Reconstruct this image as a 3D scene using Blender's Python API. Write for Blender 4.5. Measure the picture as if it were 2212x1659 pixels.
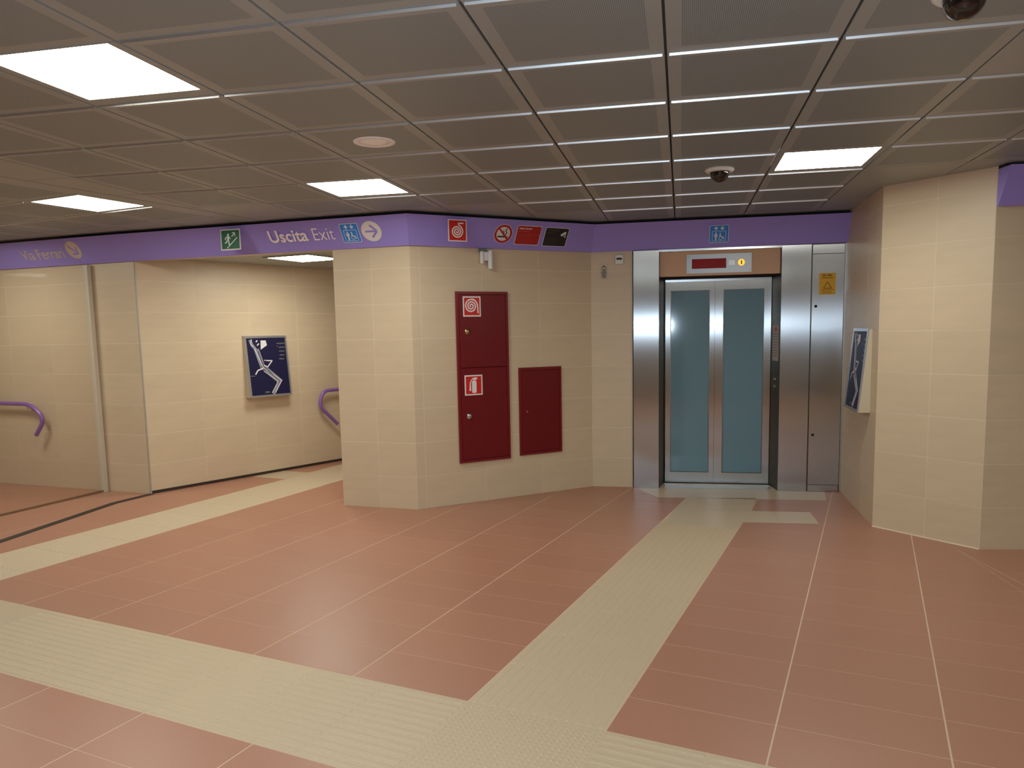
import bpy, math, random
from mathutils import Vector, Matrix
random.seed(7)
for o in list(bpy.data.objects): bpy.data.objects.remove(o, do_unlink=True)
SC = bpy.context.scene
COL = SC.collection

# ------------------------------------------------------------ camera, world, flash, exposure
EYE = Vector((0.0, 0.0, 1.5615))
cam_data = bpy.data.cameras.new('camera')
cam_data.sensor_width = 36.0
cam_data.lens = 1624.38 / 2212 * 36.0
cam_data.shift_x = -20.6 / 2212
cam_data.shift_y = 67.2 / 2212
cam_data.clip_start = 0.02
cam = bpy.data.objects.new('camera', cam_data)
COL.objects.link(cam)
r = Vector((0.999825, -0.002078, -0.018587)); up = Vector((0.018702, 0.111068, 0.993637)); fw = Vector((0.0, 0.993811, -0.111087))
M3 = Matrix(((r.x, up.x, -fw.x), (r.y, up.y, -fw.y), (r.z, up.z, -fw.z)))
cam.matrix_world = Matrix.Translation(EYE) @ M3.to_4x4()
SC.camera = cam

w = bpy.data.worlds.new('world'); SC.world = w; w.use_nodes = True
w.node_tree.nodes['Background'].inputs[0].default_value = (0.9, 0.8, 0.65, 1)
w.node_tree.nodes['Background'].inputs[1].default_value = 0.05

fl = bpy.data.lights.new('camera_flash', 'POINT')
fl.energy = 140.0; fl.color = (0.66, 0.84, 1.0); fl.shadow_soft_size = 0.02
flo = bpy.data.objects.new('camera_flash', fl); flo.location = (0.03, -0.03, 1.62); COL.objects.link(flo)

LAMP_STRENGTH = 25.0
LAMP_COLOR = (0.98, 1.0, 0.90)
SC.view_settings.view_transform = 'Standard'; SC.view_settings.look = 'None'
SC.view_settings.gamma = 1.0; SC.view_settings.use_curve_mapping = False
SC.view_settings.exposure = 0.05

# ------------------------------------------------------------ materials
def lin(c):
    f = lambda x: x / 12.92 if x <= 0.04045 else ((x + 0.055) / 1.055) ** 2.4
    return tuple(f(v / 255.0) for v in c)
def mat(name, rgb, rough=0.5, metal=0.0, spec=0.5, noise=0.0, nscale=30.0, bump=0.0, bscale=200.0, tint=0.0, aniso=None, emit=0.0, coat=0.0, stretch=None):
    m = bpy.data.materials.new(name); m.use_nodes = True
    nt = m.node_tree; N = nt.nodes; L = nt.links
    b = N['Principled BSDF']
    c = lin(rgb)
    b.inputs['Base Color'].default_value = (*c, 1)
    b.inputs['Roughness'].default_value = rough
    b.inputs['Metallic'].default_value = metal
    b.inputs['Specular IOR Level'].default_value = spec
    b.inputs['Coat Weight'].default_value = coat
    tc = N.new('ShaderNodeTexCoord')
    src = tc.outputs['Object']
    if stretch:
        mp = N.new('ShaderNodeMapping'); mp.inputs['Scale'].default_value = stretch
        L.new(src, mp.inputs['Vector']); src = mp.outputs['Vector']
    last = None
    if noise or tint:
        hs = N.new('ShaderNodeHueSaturation'); hs.inputs['Color'].default_value = (*c, 1)
        add = N.new('ShaderNodeMath'); add.operation = 'ADD'; add.inputs[0].default_value = 1.0; add.inputs[1].default_value = 0.0
        if noise:
            nz = N.new('ShaderNodeTexNoise'); nz.inputs['Scale'].default_value = nscale; nz.inputs['Detail'].default_value = 5.0
            L.new(src, nz.inputs['Vector'])
            mr = N.new('ShaderNodeMapRange'); mr.inputs['From Min'].default_value = 0.3; mr.inputs['From Max'].default_value = 0.7
            mr.inputs['To Min'].default_value = 1.0 - noise; mr.inputs['To Max'].default_value = 1.0 + noise
            L.new(nz.outputs['Fac'], mr.inputs['Value']); L.new(mr.outputs['Result'], add.inputs[0])
        if tint:
            oi = N.new('ShaderNodeObjectInfo')
            m2 = N.new('ShaderNodeMapRange'); m2.inputs['To Min'].default_value = -tint; m2.inputs['To Max'].default_value = tint
            L.new(oi.outputs['Random'], m2.inputs['Value']); L.new(m2.outputs['Result'], add.inputs[1])
        L.new(add.outputs[0], hs.inputs['Value']); L.new(hs.outputs['Color'], b.inputs['Base Color'])
    if bump:
        n2 = N.new('ShaderNodeTexNoise'); n2.inputs['Scale'].default_value = bscale; n2.inputs['Detail'].default_value = 3.0
        L.new(src, n2.inputs['Vector'])
        bp = N.new('ShaderNodeBump'); bp.inputs['Strength'].default_value = bump; bp.inputs['Distance'].default_value = 0.002
        L.new(n2.outputs['Fac'], bp.inputs['Height']); L.new(bp.outputs['Normal'], b.inputs['Normal'])
    if aniso:
        b.inputs['Anisotropic'].default_value = aniso[0]
        cx = N.new('ShaderNodeCombineXYZ')
        for i in range(3): cx.inputs[i].default_value = aniso[1][i]
        L.new(cx.outputs[0], b.inputs['Tangent'])
    if emit:
        b.inputs['Emission Color'].default_value = (*c, 1); b.inputs['Emission Strength'].default_value = emit
    return m

WALL = mat('stone_tile', (208, 187, 158), 0.42, noise=0.035, nscale=9, bump=0.12, bscale=160, tint=0.02, stretch=(0.35, 1, 1.6))
GROUT = mat('wall_grout', (236, 222, 198), 0.8)
RED = mat('red_tile', (173, 122, 99), 0.37, noise=0.05, nscale=120, tint=0.025, bump=0.05, bscale=300)
FGROUT = mat('floor_grout', (212, 182, 154), 0.8)
BEI = mat('beige_tile', (196, 174, 145), 0.36, noise=0.03, nscale=60, tint=0.012)
TAC = mat('tactile_tile', (196, 174, 145), 0.6, noise=0.03, nscale=60, tint=0.015)
PUR = mat('purple_paint', (158, 143, 226), 0.5, noise=0.012, nscale=4)
BLACK = mat('black_gap', (14, 13, 13), 0.8)
DARKSTRIP = mat('dark_strip', (52, 40, 31), 0.7)
RAILB = mat('base_rail', (120, 92, 68), 0.5)
PLENUM = mat('plenum_dark', (84, 78, 72), 0.9)
REDP = mat('red_lacquer', (108, 6, 20), 0.38, spec=0.4, bump=0.04, bscale=60)
REDE = mat('red_lacquer_edge', (118, 8, 22), 0.32)
SIGNRED = mat('sign_red', (200, 28, 18), 0.45)
SIGNWHITE = mat('sign_white', (232, 226, 224), 0.5)
SIGNGREEN = mat('sign_green', (16, 98, 62), 0.45)
SIGNBLUE = mat('sign_blue', (44, 138, 232), 0.5)
SIGNPALE = mat('sign_pale', (226, 232, 232), 0.5)
SIGNBLACK = mat('sign_black', (30, 30, 30), 0.5)
SIGNGREY = mat('sign_grey', (96, 96, 94), 0.5)
SIGNPINK = mat('sign_pink', (196, 96, 84), 0.5)
SIGNDRED = mat('sign_notice_red', (176, 30, 28), 0.45)
LETTER = mat('letter_white', (250, 240, 240), 0.5)
LETTERW = mat('letter_warm', (208, 190, 176), 0.5)
YEL = mat('label_yellow', (214, 160, 8), 0.5)
YELD = mat('label_print', (120, 88, 8), 0.5)
LU = Vector((0.98235, -0.18706, 0.0))
STEEL = mat('brushed_steel', (188, 188, 190), 0.24, metal=1.0, aniso=(1.0, tuple(LU)), noise=0.03, nscale=6, stretch=(60, 60, 0.6))
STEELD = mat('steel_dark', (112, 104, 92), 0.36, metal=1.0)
STEELB = mat('steel_bright', (205, 208, 210), 0.25, metal=1.0)
ALU = mat('satin_aluminium', (190, 186, 180), 0.38, metal=0.6)
ALUW = mat('pale_profile', (205, 192, 172), 0.4)
TANP = mat('header_bronze', (208, 168, 134), 0.6, metal=0.05)
SCREEN = mat('screen_red', (150, 12, 14), 0.45, spec=0.2)
DISPM = mat('display_steel', (158, 158, 160), 0.42, metal=0.9)
AMBER = mat('amber_lamp', (255, 164, 44), 0.4, emit=1.6)
AMBERD = mat('amber_glyph', (150, 70, 10), 0.4)
WHITEP = mat('white_plastic', (226, 226, 222), 0.4)
GREYP = mat('grey_plastic', (120, 124, 122), 0.4)
CHROME = mat('chrome', (210, 210, 210), 0.12, metal=1.0)
BRASS = mat('lock_brass', (196, 170, 120), 0.25, metal=1.0)
DOME = mat('smoked_dome', (14, 12, 12), 0.08, spec=0.6, coat=0.3)
NAVY = mat('board_navy', (30, 28, 62), 0.5, spec=0.2)
BOXW = mat('board_box', (200, 186, 160), 0.45)
BFRAME = mat('board_frame', (176, 176, 184), 0.32, metal=0.7)
MAPG = mat('map_grey', (140, 138, 152), 0.5)
MAPW = mat('map_white', (222, 218, 220), 0.5)
MAPD = mat('map_dark_line', (58, 48, 66), 0.5)
RAILP = mat('rail_purple', (138, 96, 172), 0.28, coat=0.3)
SHAFT = mat('lift_car', (120, 150, 150), 0.5)
TRIMW = mat('speaker_white', (250, 246, 244), 0.35)
SPKG = mat('speaker_grille', (255, 255, 255), 0.3)
CEILM = mat('ceiling_margin', (160, 165, 162), 0.45, metal=0.2, noise=0.03, nscale=2)
LIP = mat('ceiling_lip', (232, 234, 236), 0.42, metal=1.0)

def perforated():
    m = bpy.data.materials.new('ceiling_perforated'); m.use_nodes = True
    nt = m.node_tree; N = nt.nodes; L = nt.links; b = N['Principled BSDF']
    b.inputs['Roughness'].default_value = 0.5; b.inputs['Metallic'].default_value = 0.25
    tc = N.new('ShaderNodeTexCoord'); mp = N.new('ShaderNodeMapping'); mp.inputs['Scale'].default_value = (160, 160, 160)
    L.new(tc.outputs['Object'], mp.inputs['Vector'])
    fr = N.new('ShaderNodeVectorMath'); fr.operation = 'FRACTION'; L.new(mp.outputs['Vector'], fr.inputs[0])
    sb = N.new('ShaderNodeVectorMath'); sb.operation = 'SUBTRACT'; sb.inputs[1].default_value = (0.5, 0.5, 0.0); L.new(fr.outputs[0], sb.inputs[0])
    ml = N.new('ShaderNodeVectorMath'); ml.operation = 'MULTIPLY'; ml.inputs[1].default_value = (1, 1, 0); L.new(sb.outputs[0], ml.inputs[0])
    ln = N.new('ShaderNodeVectorMath'); ln.operation = 'LENGTH'; L.new(ml.outputs[0], ln.inputs[0])
    lt = N.new('ShaderNodeMath'); lt.operation = 'LESS_THAN'; lt.inputs[1].default_value = 0.27; L.new(ln.outputs['Value'], lt.inputs[0])
    mx = N.new('ShaderNodeMix'); mx.data_type = 'RGBA'
    mx.inputs[6].default_value = (*lin((152, 160, 160)), 1); mx.inputs[7].default_value = (*lin((84, 90, 90)), 1)
    L.new(lt.outputs[0], mx.inputs[0]); L.new(mx.outputs[2], b.inputs['Base Color'])
    return m
PERF = perforated()

def glassmat(name, rgb, trans, rough=0.03, tintmix=1.0):
    m = bpy.data.materials.new(name); m.use_nodes = True
    nt = m.node_tree; N = nt.nodes; L = nt.links
    b = N['Principled BSDF']; c = lin(rgb)
    b.inputs['Base Color'].default_value = (*c, 1); b.inputs['Roughness'].default_value = rough
    b.inputs['Specular IOR Level'].default_value = 0.5
    tr = N.new('ShaderNodeBsdfTransparent'); tr.inputs[0].default_value = (0.80, 0.95, 0.93, 1) if trans < 0.9 else (0.985, 0.98, 0.97, 1)
    mx = N.new('ShaderNodeMixShader'); mx.inputs[0].default_value = trans
    L.new(b.outputs[0], mx.inputs[1]); L.new(tr.outputs[0], mx.inputs[2]); L.new(mx.outputs[0], N['Material Output'].inputs[0])
    return m
GLASS = glassmat('lift_glass', (116, 150, 166), 0.12, 0.08)
CLEAR = glassmat('partition_glass', (150, 128, 96), 0.965, 0.02)

def lampmat():
    m = bpy.data.materials.new('lamp_diffuser'); m.use_nodes = True
    N = m.node_tree.nodes; L = m.node_tree.links
    e = N.new('ShaderNodeEmission'); e.inputs[0].default_value = (*LAMP_COLOR, 1); e.inputs[1].default_value = LAMP_STRENGTH
    L.new(e.outputs[0], N['Material Output'].inputs[0])
    return m
LAMP = lampmat()

# ------------------------------------------------------------ helpers
class MB:
    """collects shapes in one local frame: x to the right, z up, y away from the viewer"""
    def __init__(s): s.v = []; s.f = []; s.m = []; s.sm = []
    def _add(s, vs, fs, mi=0, smooth=False):
        b = len(s.v); s.v += [tuple(p) for p in vs]
        for f in fs: s.f.append([b + i for i in f]); s.m.append(mi); s.sm.append(smooth)
    def box(s, x0, x1, y0, y1, z0, z1, mi=0):
        s._add([(x0,y0,z0),(x1,y0,z0),(x1,y1,z0),(x0,y1,z0),(x0,y0,z1),(x1,y0,z1),(x1,y1,z1),(x0,y1,z1)],
               [(0,1,5,4),(1,2,6,5),(2,3,7,6),(3,0,4,7),(4,5,6,7),(3,2,1,0)], mi); return s
    def cbox(s, x0, x1, y0, y1, z0, z1, c, mi=0):
        # box whose front face (y0) has chamfered edges
        a = [(x0,y1,z0),(x1,y1,z0),(x1,y1,z1),(x0,y1,z1)]
        m_ = [(x0,y0+c,z0),(x1,y0+c,z0),(x1,y0+c,z1),(x0,y0+c,z1)]
        t = [(x0+c,y0,z0+c),(x1-c,y0,z0+c),(x1-c,y0,z1-c),(x0+c,y0,z1-c)]
        fs = [(8,9,10,11),(3,2,1,0)]
        for i in range(4):
            j = (i+1) % 4
            fs.append((i, j, 4+j, 4+i)); fs.append((4+i, 4+j, 8+j, 8+i))
        s._add(a+m_+t, fs, mi); return s
    def prism(s, pts, y0, y1, mi=0):
        # polygon in x,z; front at y0, back at y1
        n = len(pts); ar = sum(pts[i][0]*pts[(i+1)%n][1]-pts[(i+1)%n][0]*pts[i][1] for i in range(n))
        if ar < 0: pts = pts[::-1]
        vs = [(p[0], y0, p[1]) for p in pts] + [(p[0], y1, p[1]) for p in pts]
        fs = [tuple(range(n)), tuple(range(2*n-1, n-1, -1))]
        for i in range(n):
            j = (i+1) % n; fs.append((j, i, n+i, n+j))
        s._add(vs, fs, mi); return s
    def slab(s, pts, z0, z1, mi=0):
        # polygon in x,y extruded in z
        n = len(pts); ar = sum(pts[i][0]*pts[(i+1)%n][1]-pts[(i+1)%n][0]*pts[i][1] for i in range(n))
        if ar < 0: pts = pts[::-1]
        vs = [(p[0], p[1], z1) for p in pts] + [(p[0], p[1], z0) for p in pts]
        fs = [tuple(range(n)), tuple(range(2*n-1, n-1, -1))]
        for i in range(n):
            j = (i+1) % n; fs.append((i, n+i, n+j, j))
        s._add(vs, fs, mi); return s
    def disc(s, cx, cz, rad, y0, y1, n=28, mi=0, sx=1.0):
        return s.prism([(cx+rad*sx*math.cos(2*math.pi*i/n), cz+rad*math.sin(2*math.pi*i/n)) for i in range(n)], y0, y1, mi)
    def ring(s, cx, cz, r0, r1, y0, y1, n=32, mi=0):
        vs = []; fs = []
        for i in range(n):
            a = 2*math.pi*i/n; c, d = math.cos(a), math.sin(a)
            vs += [(cx+r1*c, y0, cz+r1*d), (cx+r0*c, y0, cz+r0*d), (cx+r0*c, y1, cz+r0*d), (cx+r1*c, y1, cz+r1*d)]
        for i in range(n):
            a = 4*i; b = 4*((i+1) % n)
            for k in range(4):
                l = (k+1) % 4; fs.append((a+k, b+k, b+l, a+l))
        s._add(vs, fs, mi); return s
    def line(s, pts, wd, y0, y1, mi=0):
        # constant width ribbon along a polyline in x,z
        n = len(pts); L_ = []; R_ = []
        for i in range(n):
            a = Vector(pts[max(i-1, 0)]); b = Vector(pts[min(i+1, n-1)]); d = (b-a)
            if d.length < 1e-9: d = Vector((1, 0))
            d.normalize(); nn = Vector((-d.y, d.x)) * (wd[i] if isinstance(wd, (list, tuple)) else wd) / 2
            p = Vector(pts[i]); L_.append(p+nn); R_.append(p-nn)
        for i in range(n-1):
            s.prism([tuple(L_[i]), tuple(L_[i+1]), tuple(R_[i+1]), tuple(R_[i])], y0, y1, mi)
        return s
    def tube(s, pts, rad, n=12, mi=0, cap=True):
        pts = [Vector(p) for p in pts]; rings = []
        ref = Vector((0.13, 0.31, 0.94))
        for i, p in enumerate(pts):
            d = (pts[min(i+1, len(pts)-1)] - pts[max(i-1, 0)]).normalized()
            a = d.cross(ref).normalized(); b = d.cross(a).normalized()
            rr = rad[i] if isinstance(rad, (list, tuple)) else rad
            rings.append([p + a*rr*math.cos(2*math.pi*k/n) + b*rr*math.sin(2*math.pi*k/n) for k in range(n)])
        base = [v for rg in rings for v in rg]; fs = []
        for i in range(len(pts)-1):
            for k in range(n):
                l = (k+1) % n; fs.append((i*n+k, i*n+l, (i+1)*n+l, (i+1)*n+k))
        s._add(base, fs, mi, True)
        if cap:
            s._add(rings[0], [tuple(range(n))], mi); s._add(rings[-1], [tuple(range(n-1, -1, -1))], mi)
        return s
    def lathe(s, prof, axis='z', n=32, mi=0, c=(0,0,0), smooth=True):
        # prof: (radius, height) pairs
        vs = []; fs = []
        for r_, h_ in prof:
            for k in range(n):
                a = 2*math.pi*k/n
                if axis == 'z': vs.append((c[0]+r_*math.cos(a), c[1]+r_*math.sin(a), c[2]+h_))
                else: vs.append((c[0]+r_*math.cos(a), c[1]+h_, c[2]+r_*math.sin(a)))
        for i in range(len(prof)-1):
            for k in range(n):
                l = (k+1) % n; fs.append((i*n+k, i*n+l, (i+1)*n+l, (i+1)*n+k))
        s._add(vs, fs, mi, smooth); return s
    def mesh(s, name, mats):
        me = bpy.data.meshes.new(name); me.from_pydata(s.v, [], s.f)
        if not isinstance(mats, (list, tuple)): mats = [mats]
        for m in mats: me.materials.append(m)
        for p, mi, sm in zip(me.polygons, s.m, s.sm): p.material_index = mi; p.use_smooth = sm
        me.update()
        return me
    def build(s, name, mats, parent=None, loc=None):
        o = bpy.data.objects.new(name, s.mesh(name, mats)); COL.objects.link(o)
        if parent: o.parent = parent
        if loc is not None: o.location = loc
        fixnormals(o.data)
        return o
import bmesh
def fixnormals(me):
    bm = bmesh.new(); bm.from_mesh(me); bmesh.ops.recalc_face_normals(bm, faces=bm.faces); bm.to_mesh(me); bm.free()

class Fr:
    """wall frame: origin, u to the right as seen from the hall, n towards the viewer"""
    def __init__(s, o, u, wv=(0, 0, 1)):
        s.o = Vector(o); s.u = Vector(u).normalized(); s.w = Vector(wv).normalized(); s.n = s.u.cross(s.w).normalized()
        s.M = Matrix(((s.u.x, -s.n.x, s.w.x, s.o.x), (s.u.y, -s.n.y, s.w.y, s.o.y), (s.u.z, -s.n.z, s.w.z, s.o.z), (0, 0, 0, 1)))
    def at(s, x, y, z): return s.M @ Vector((x, y, z))
def frame(A, B): return Fr((A[0], A[1], 0), (B[0]-A[0], B[1]-A[1], 0))
def bandframe(A, B, z0=2.306):
    f = frame(A, B); o = f.o + f.n*0.02 + Vector((0, 0, z0))
    return Fr(o, f.u, f.n*0.15 + Vector((0, 0, 0.241)))
def tag(o, label=None, cat=None, group=None, kind=None):
    if label: o['label'] = label
    if cat: o['category'] = cat
    if group: o['group'] = group
    if kind: o['kind'] = kind
    return o
def thing(name, fr, x, y, z, label, cat, group=None):
    o = bpy.data.objects.new(name, None); o.empty_display_size = 0.05; COL.objects.link(o)
    if fr is None: o.location = (x, y, z)
    else: o.matrix_world = fr.M @ Matrix.Translation((x, y, z))
    return tag(o, label, cat, group)
def root_obj(name, mb, mats, fr=None, kind='structure'):
    o = mb.build(name, mats)
    if fr is not None: o.matrix_world = fr.M
    o['kind'] = kind
    return o
def text_mesh(txt, x0, x1, z0, z1, y0, name, m, parent, bold=0.0, ext=0.0006):
    cu = bpy.data.curves.new(name, 'FONT'); cu.body = txt; cu.size = 1.0; cu.offset = bold; cu.resolution_u = 4
    t = bpy.data.objects.new(name, cu); COL.objects.link(t)
    bpy.context.view_layer.update()
    me = bpy.data.meshes.new_from_object(t.evaluated_get(bpy.context.evaluated_depsgraph_get()))
    bpy.data.objects.remove(t, do_unlink=True)
    xs = [v.co.x for v in me.vertices]; ys = [v.co.y for v in me.vertices]
    ax, bx_, ay, by = min(xs), max(xs), min(ys), max(ys)
    for v in me.vertices:
        v.co = (x0+(v.co.x-ax)/(bx_-ax)*(x1-x0), y0, z0+(v.co.y-ay)/(by-ay)*(z1-z0))
    me.materials.clear(); me.materials.append(m)
    bm = bmesh.new(); bm.from_mesh(me)
    for f in bm.faces:
        f.normal_update()
        if f.normal.y > 0: f.normal_flip()
        f.material_index = 0
    bm.to_mesh(me); bm.free()
    o = bpy.data.objects.new(name, me); COL.objects.link(o); o.parent = parent
    return o

# convex polygon tools (2-D)
def clip(poly, p, d, keep_left=True):
    out = []; n = len(poly)
    def side(q): 
        v = d[0]*(q[1]-p[1]) - d[1]*(q[0]-p[0]); return v if keep_left else -v
    for i in range(n):
        a, b = poly[i], poly[(i+1) % n]; sa, sb = side(a), side(b)
        if sa >= -1e-9: out.append(a)
        if (sa > 1e-9 and sb < -1e-9) or (sa < -1e-9 and sb > 1e-9):
            t = sa/(sa-sb); out.append((a[0]+(b[0]-a[0])*t, a[1]+(b[1]-a[1])*t))
    return out if len(out) >= 3 and area(out) > 2e-5 else []
def area(p): return abs(sum(p[i][0]*p[(i+1)%len(p)][1]-p[(i+1)%len(p)][0]*p[i][1] for i in range(len(p))))/2
def ccw(p):
    a = sum(p[i][0]*p[(i+1)%len(p)][1]-p[(i+1)%len(p)][0]*p[i][1] for i in range(len(p)))
    return list(p) if a > 0 else list(p)[::-1]
def grow(cp, g):
    cp = ccw(cp); n = len(cp); out = []
    for i in range(n):
        a = Vector(cp[i-1]); b = Vector(cp[i]); c = Vector(cp[(i+1)%n])
        d1 = (b-a).normalized(); d2 = (c-b).normalized(); n1 = Vector((d1.y, -d1.x)); n2 = Vector((d2.y, -d2.x))
        k = (n1+n2)/(1+n1.dot(n2)); out.append(tuple(b+k*g))
    return out
def subtract(polys, cp):
    cp = ccw(cp); res = []
    bx = (min(p[0] for p in cp), max(p[0] for p in cp), min(p[1] for p in cp), max(p[1] for p in cp))
    for po in polys:
        if max(p[0] for p in po) < bx[0] or min(p[0] for p in po) > bx[1] or max(p[1] for p in po) < bx[2] or min(p[1] for p in po) > bx[3]:
            res.append(po); continue
        rem = po
        pieces = []
        for i in range(len(cp)):
            a, b = cp[i], cp[(i+1) % len(cp)]; d = (b[0]-a[0], b[1]-a[1])
            o_ = clip(rem, a, d, False)
            if o_: pieces.append(o_)
            rem = clip(rem, a, d, True)
            if not rem: break
        if rem: res += pieces
        else: res += (pieces if pieces else [po])
    return [q for q in res if area(q) > 3e-4]
def inter(polys, cp):
    cp = ccw(cp); out = []
    for po in polys:
        rem = po
        for i in range(len(cp)):
            a, b = cp[i], cp[(i+1) % len(cp)]
            rem = clip(rem, a, (b[0]-a[0], b[1]-a[1]), True)
            if not rem: break
        if rem: out.append(rem)
    return out
def in_view(x, y, z):
    d = Vector((x, y, z)) - EYE; f = d.dot(fw)
    if f < 0.15: return None
    px = 1126.6 + 1624.4*d.dot(r)/f; py = 896.7 - 1624.4*d.dot(up)/f
    return f if (-120 < px < 2332 and -120 < py < 1779) else None

# ------------------------------------------------------------ plan of the hall (metres, measured on the floor)
K2 = (-8.6, 9.235); K = (-5.78, 8.196); F0 = (-3.743, 7.448); G = (-2.25, 9.2456); G2 = (-0.60, 11.233)
PA = (-1.645, 6.772); PB = (-0.936, 6.554); PC = (0.700, 7.420); E0 = (1.081, 7.327)
LUv = Vector((0.982, -0.187)).normalized()
E1 = (E0[0]+LUv.x*1.943, E0[1]+LUv.y*1.943)
RA = (2.990, 6.963); RB = (2.713, 5.715); RD = (3.1492, 5.063); RE = (7.2, 4.80)
PL = (-4.512, 7.654)
CZ = 2.575
ROOM_X0, ROOM_X1, ROOM_Y0 = -8.6, 7.2, -4.2

# ---- floor
TH = -0.436439; FU = Vector((math.cos(TH), math.sin(TH))); FV = Vector((-math.sin(TH), math.cos(TH))); V0 = 2.955738
def fw2(u, k): p = FU*u + FV*(V0+0.3*k); return (p.x, p.y)
slab = MB(); slab.slab([(-9, -4.6), (7.6, -4.6), (7.6, 12.4), (-9, 12.4)], -0.12, -0.0007)
floor = root_obj('floor', slab, FGROUT)
tag(floor, 'hall floor of red tiles crossed by beige tactile paving strips')
def floor_quad(u0, u1, k0, k1): return [fw2(u0, k0), fw2(u1, k0), fw2(u1, k1), fw2(u0, k1)]
COLSTRIP = floor_quad(-1.514, -0.902, -1.0, 11.15)
CROSS = floor_quad(-9.5, 9.5, -3.06, -1.0)
LEFTSTRIP = floor_quad(-5.785, -5.145, -1.0, 19)
BRANCH = floor_quad(-7.2, -5.785, 10.95, 12.3)
TBAR = [(1.165, 6.015), (2.34, 5.822), (2.415, 6.202), (1.303, 6.385)]
NECK = [(1.303, 6.385), (1.950, 6.285), (2.125, 6.745), (1.51, 6.83)]
LIFTROW = [(1.25, 6.872), (2.72, 6.62), (2.86, 7.00), (1.11, 7.34)]
DIAG = [(2.77, 3.30), (3.12, 5.95), (7.4, 5.95), (7.4, 3.30)]
beige_all = [COLSTRIP, CROSS, LEFTSTRIP, BRANCH, TBAR, NECK, LIFTROW]
# regions behind walls (tiles there are not needed)
behind = [[K2, K, (K[0], K[1]+6), (K2[0], K2[1]+6)], [K, F0, (F0[0], F0[1]+6), (K[0], K[1]+6)],
          [F0, G, (G[0], G[1]+6), (F0[0], F0[1]+6)], [G, G2, (G2[0], G2[1]+6), (G[0], G[1]+6)],
          [PA, PB, (PB[0]+1.2, PB[1]+4.5), (PA[0]+1.3, PA[1]+1.75)],
          [PB, PC, (PC[0], PC[1]+6), (PB[0], PB[1]+6)], [PC, E1, (E1[0], E1[1]+6), (PC[0], PC[1]+6)],
          [RA, RB, (8, RB[1]), (8, RA[1]+5), (RA[0], RA[1]+5)], [RB, RD, (8, RD[1]), (8, RB[1])], [RD, RE, (8, 4.9), (8, RD[1])]]
def hidden(c):
    for q in behind:
        q = ccw(q)
        if all((q[(i+1)%len(q)][0]-q[i][0])*(c[1]-q[i][1])-(q[(i+1)%len(q)][1]-q[i][1])*(c[0]-q[i][0]) > 0.0 for i in range(len(q))): return True
    return False
tile_cells = []      # (name, polys, centre, full?, angle)
def rect_cell(f, u0, u1, v0, v1, gu, gv): return [f(u0+gu, v0+gv), f(u1-gu, v0+gv), f(u1-gu, v1-gv), f(u0+gu, v1-gv)]
fuv = lambda u, v: (FU.x*u+FV.x*v, FU.y*u+FV.y*v)
def centre(ps):
    A = 0; cx = cy = 0
    for p in ps:
        a = area(p); A += a; cx += a*sum(q[0] for q in p)/len(p); cy += a*sum(q[1] for q in p)/len(p)
    return (cx/A, cy/A)
cuts = [grow(q, 0.0015) for q in beige_all+[DIAG]] + behind
cols = []
x = -0.902
while x < 6.6: cols.append((x, x+0.6035)); x += 0.6035
cols.append((-1.514, -0.902))
x = -1.514
for n in range(6): cols.append((x-0.6052, x)); x -= 0.6052
cols.append((-5.785, -5.145))
x = -5.785
for n in range(6): cols.append((x-0.606, x)); x -= 0.606
for (u0, u1) in cols:
    for k in range(-26, 22):
        v = V0 + 0.3*k
        if k < -3: v += -0.018
        po = rect_cell(fuv, u0, u1, v, v+0.3, 0.0036, 0.0019)
        c = centre([po])
        if not (ROOM_X0-0.3 < c[0] < ROOM_X1+0.3 and ROOM_Y0-0.3 < c[1] < 12): continue
        ps = [po]
        for q in cuts:
            ps = subtract(ps, q)
            if not ps: break
        if not ps: continue
        full = len(ps) == 1 and abs(area(ps[0])-area(po)) < 1e-6
        tile_cells.append(('red_tile', ps, centre(ps), full, (u1-u0), fuv((u0+u1)/2, v+0.15)))
# right-hand field laid at another angle
A2 = math.radians(-1.5); D2 = (2.995, 4.885)
f2 = lambda a, b: (D2[0]+a*math.cos(A2)-b*math.sin(A2), D2[1]+a*math.sin(A2)+b*math.cos(A2))
for i in range(-1, 8):
    for j in range(-6, 5):
        po = rect_cell(f2, i*0.606, i*0.606+0.606, j*0.32, j*0.32+0.32, 0.0025, 0.0016)
        ps = inter([po], grow(DIAG, -0.002))
        for q in behind:
            ps = subtract(ps, q)
            if not ps: break
        if ps: tile_cells.append(('red_tile', ps, centre(ps), False, 0, None))
def emit_tiles(cells, mats, parent, top, thick, limit, stuffname):
    vis = []; rest = []
    for cl in cells:
        f = in_view(cl[2][0], cl[2][1], top)
        if f is not None: vis.append((f, cl))
        else: rest.append(cl)
    vis.sort(key=lambda t: t[0]); rest = [c for _, c in vis[limit:]] + rest; vis = vis[:limit]
    cache = {}
    for f, (name, ps, c, full, wkey, cc) in vis:
        key = round(wkey, 3) if full else None
        if full and key in cache:
            o = bpy.data.objects.new(name, cache[key]); COL.objects.link(o); o.parent = parent; o.location = (cc[0], cc[1], 0); continue
        org = cc if full else c
        mb = MB()
        for p in ps: mb.slab([(q[0]-org[0], q[1]-org[1]) for q in p], top-thick, top)
        o = mb.build(name, mats, parent, (org[0], org[1], 0))
        if full: cache[key] = o.data
    if rest:
        mb = MB()
        for cl in rest:
            for p in cl[1]: mb.slab(p, top-thick, top)
        o = mb.build(stuffname, mats, parent); o['kind'] = 'stuff'
emit_tiles(tile_cells, RED, floor, 0.0, 0.010, 290, 'red_tile')

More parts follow.
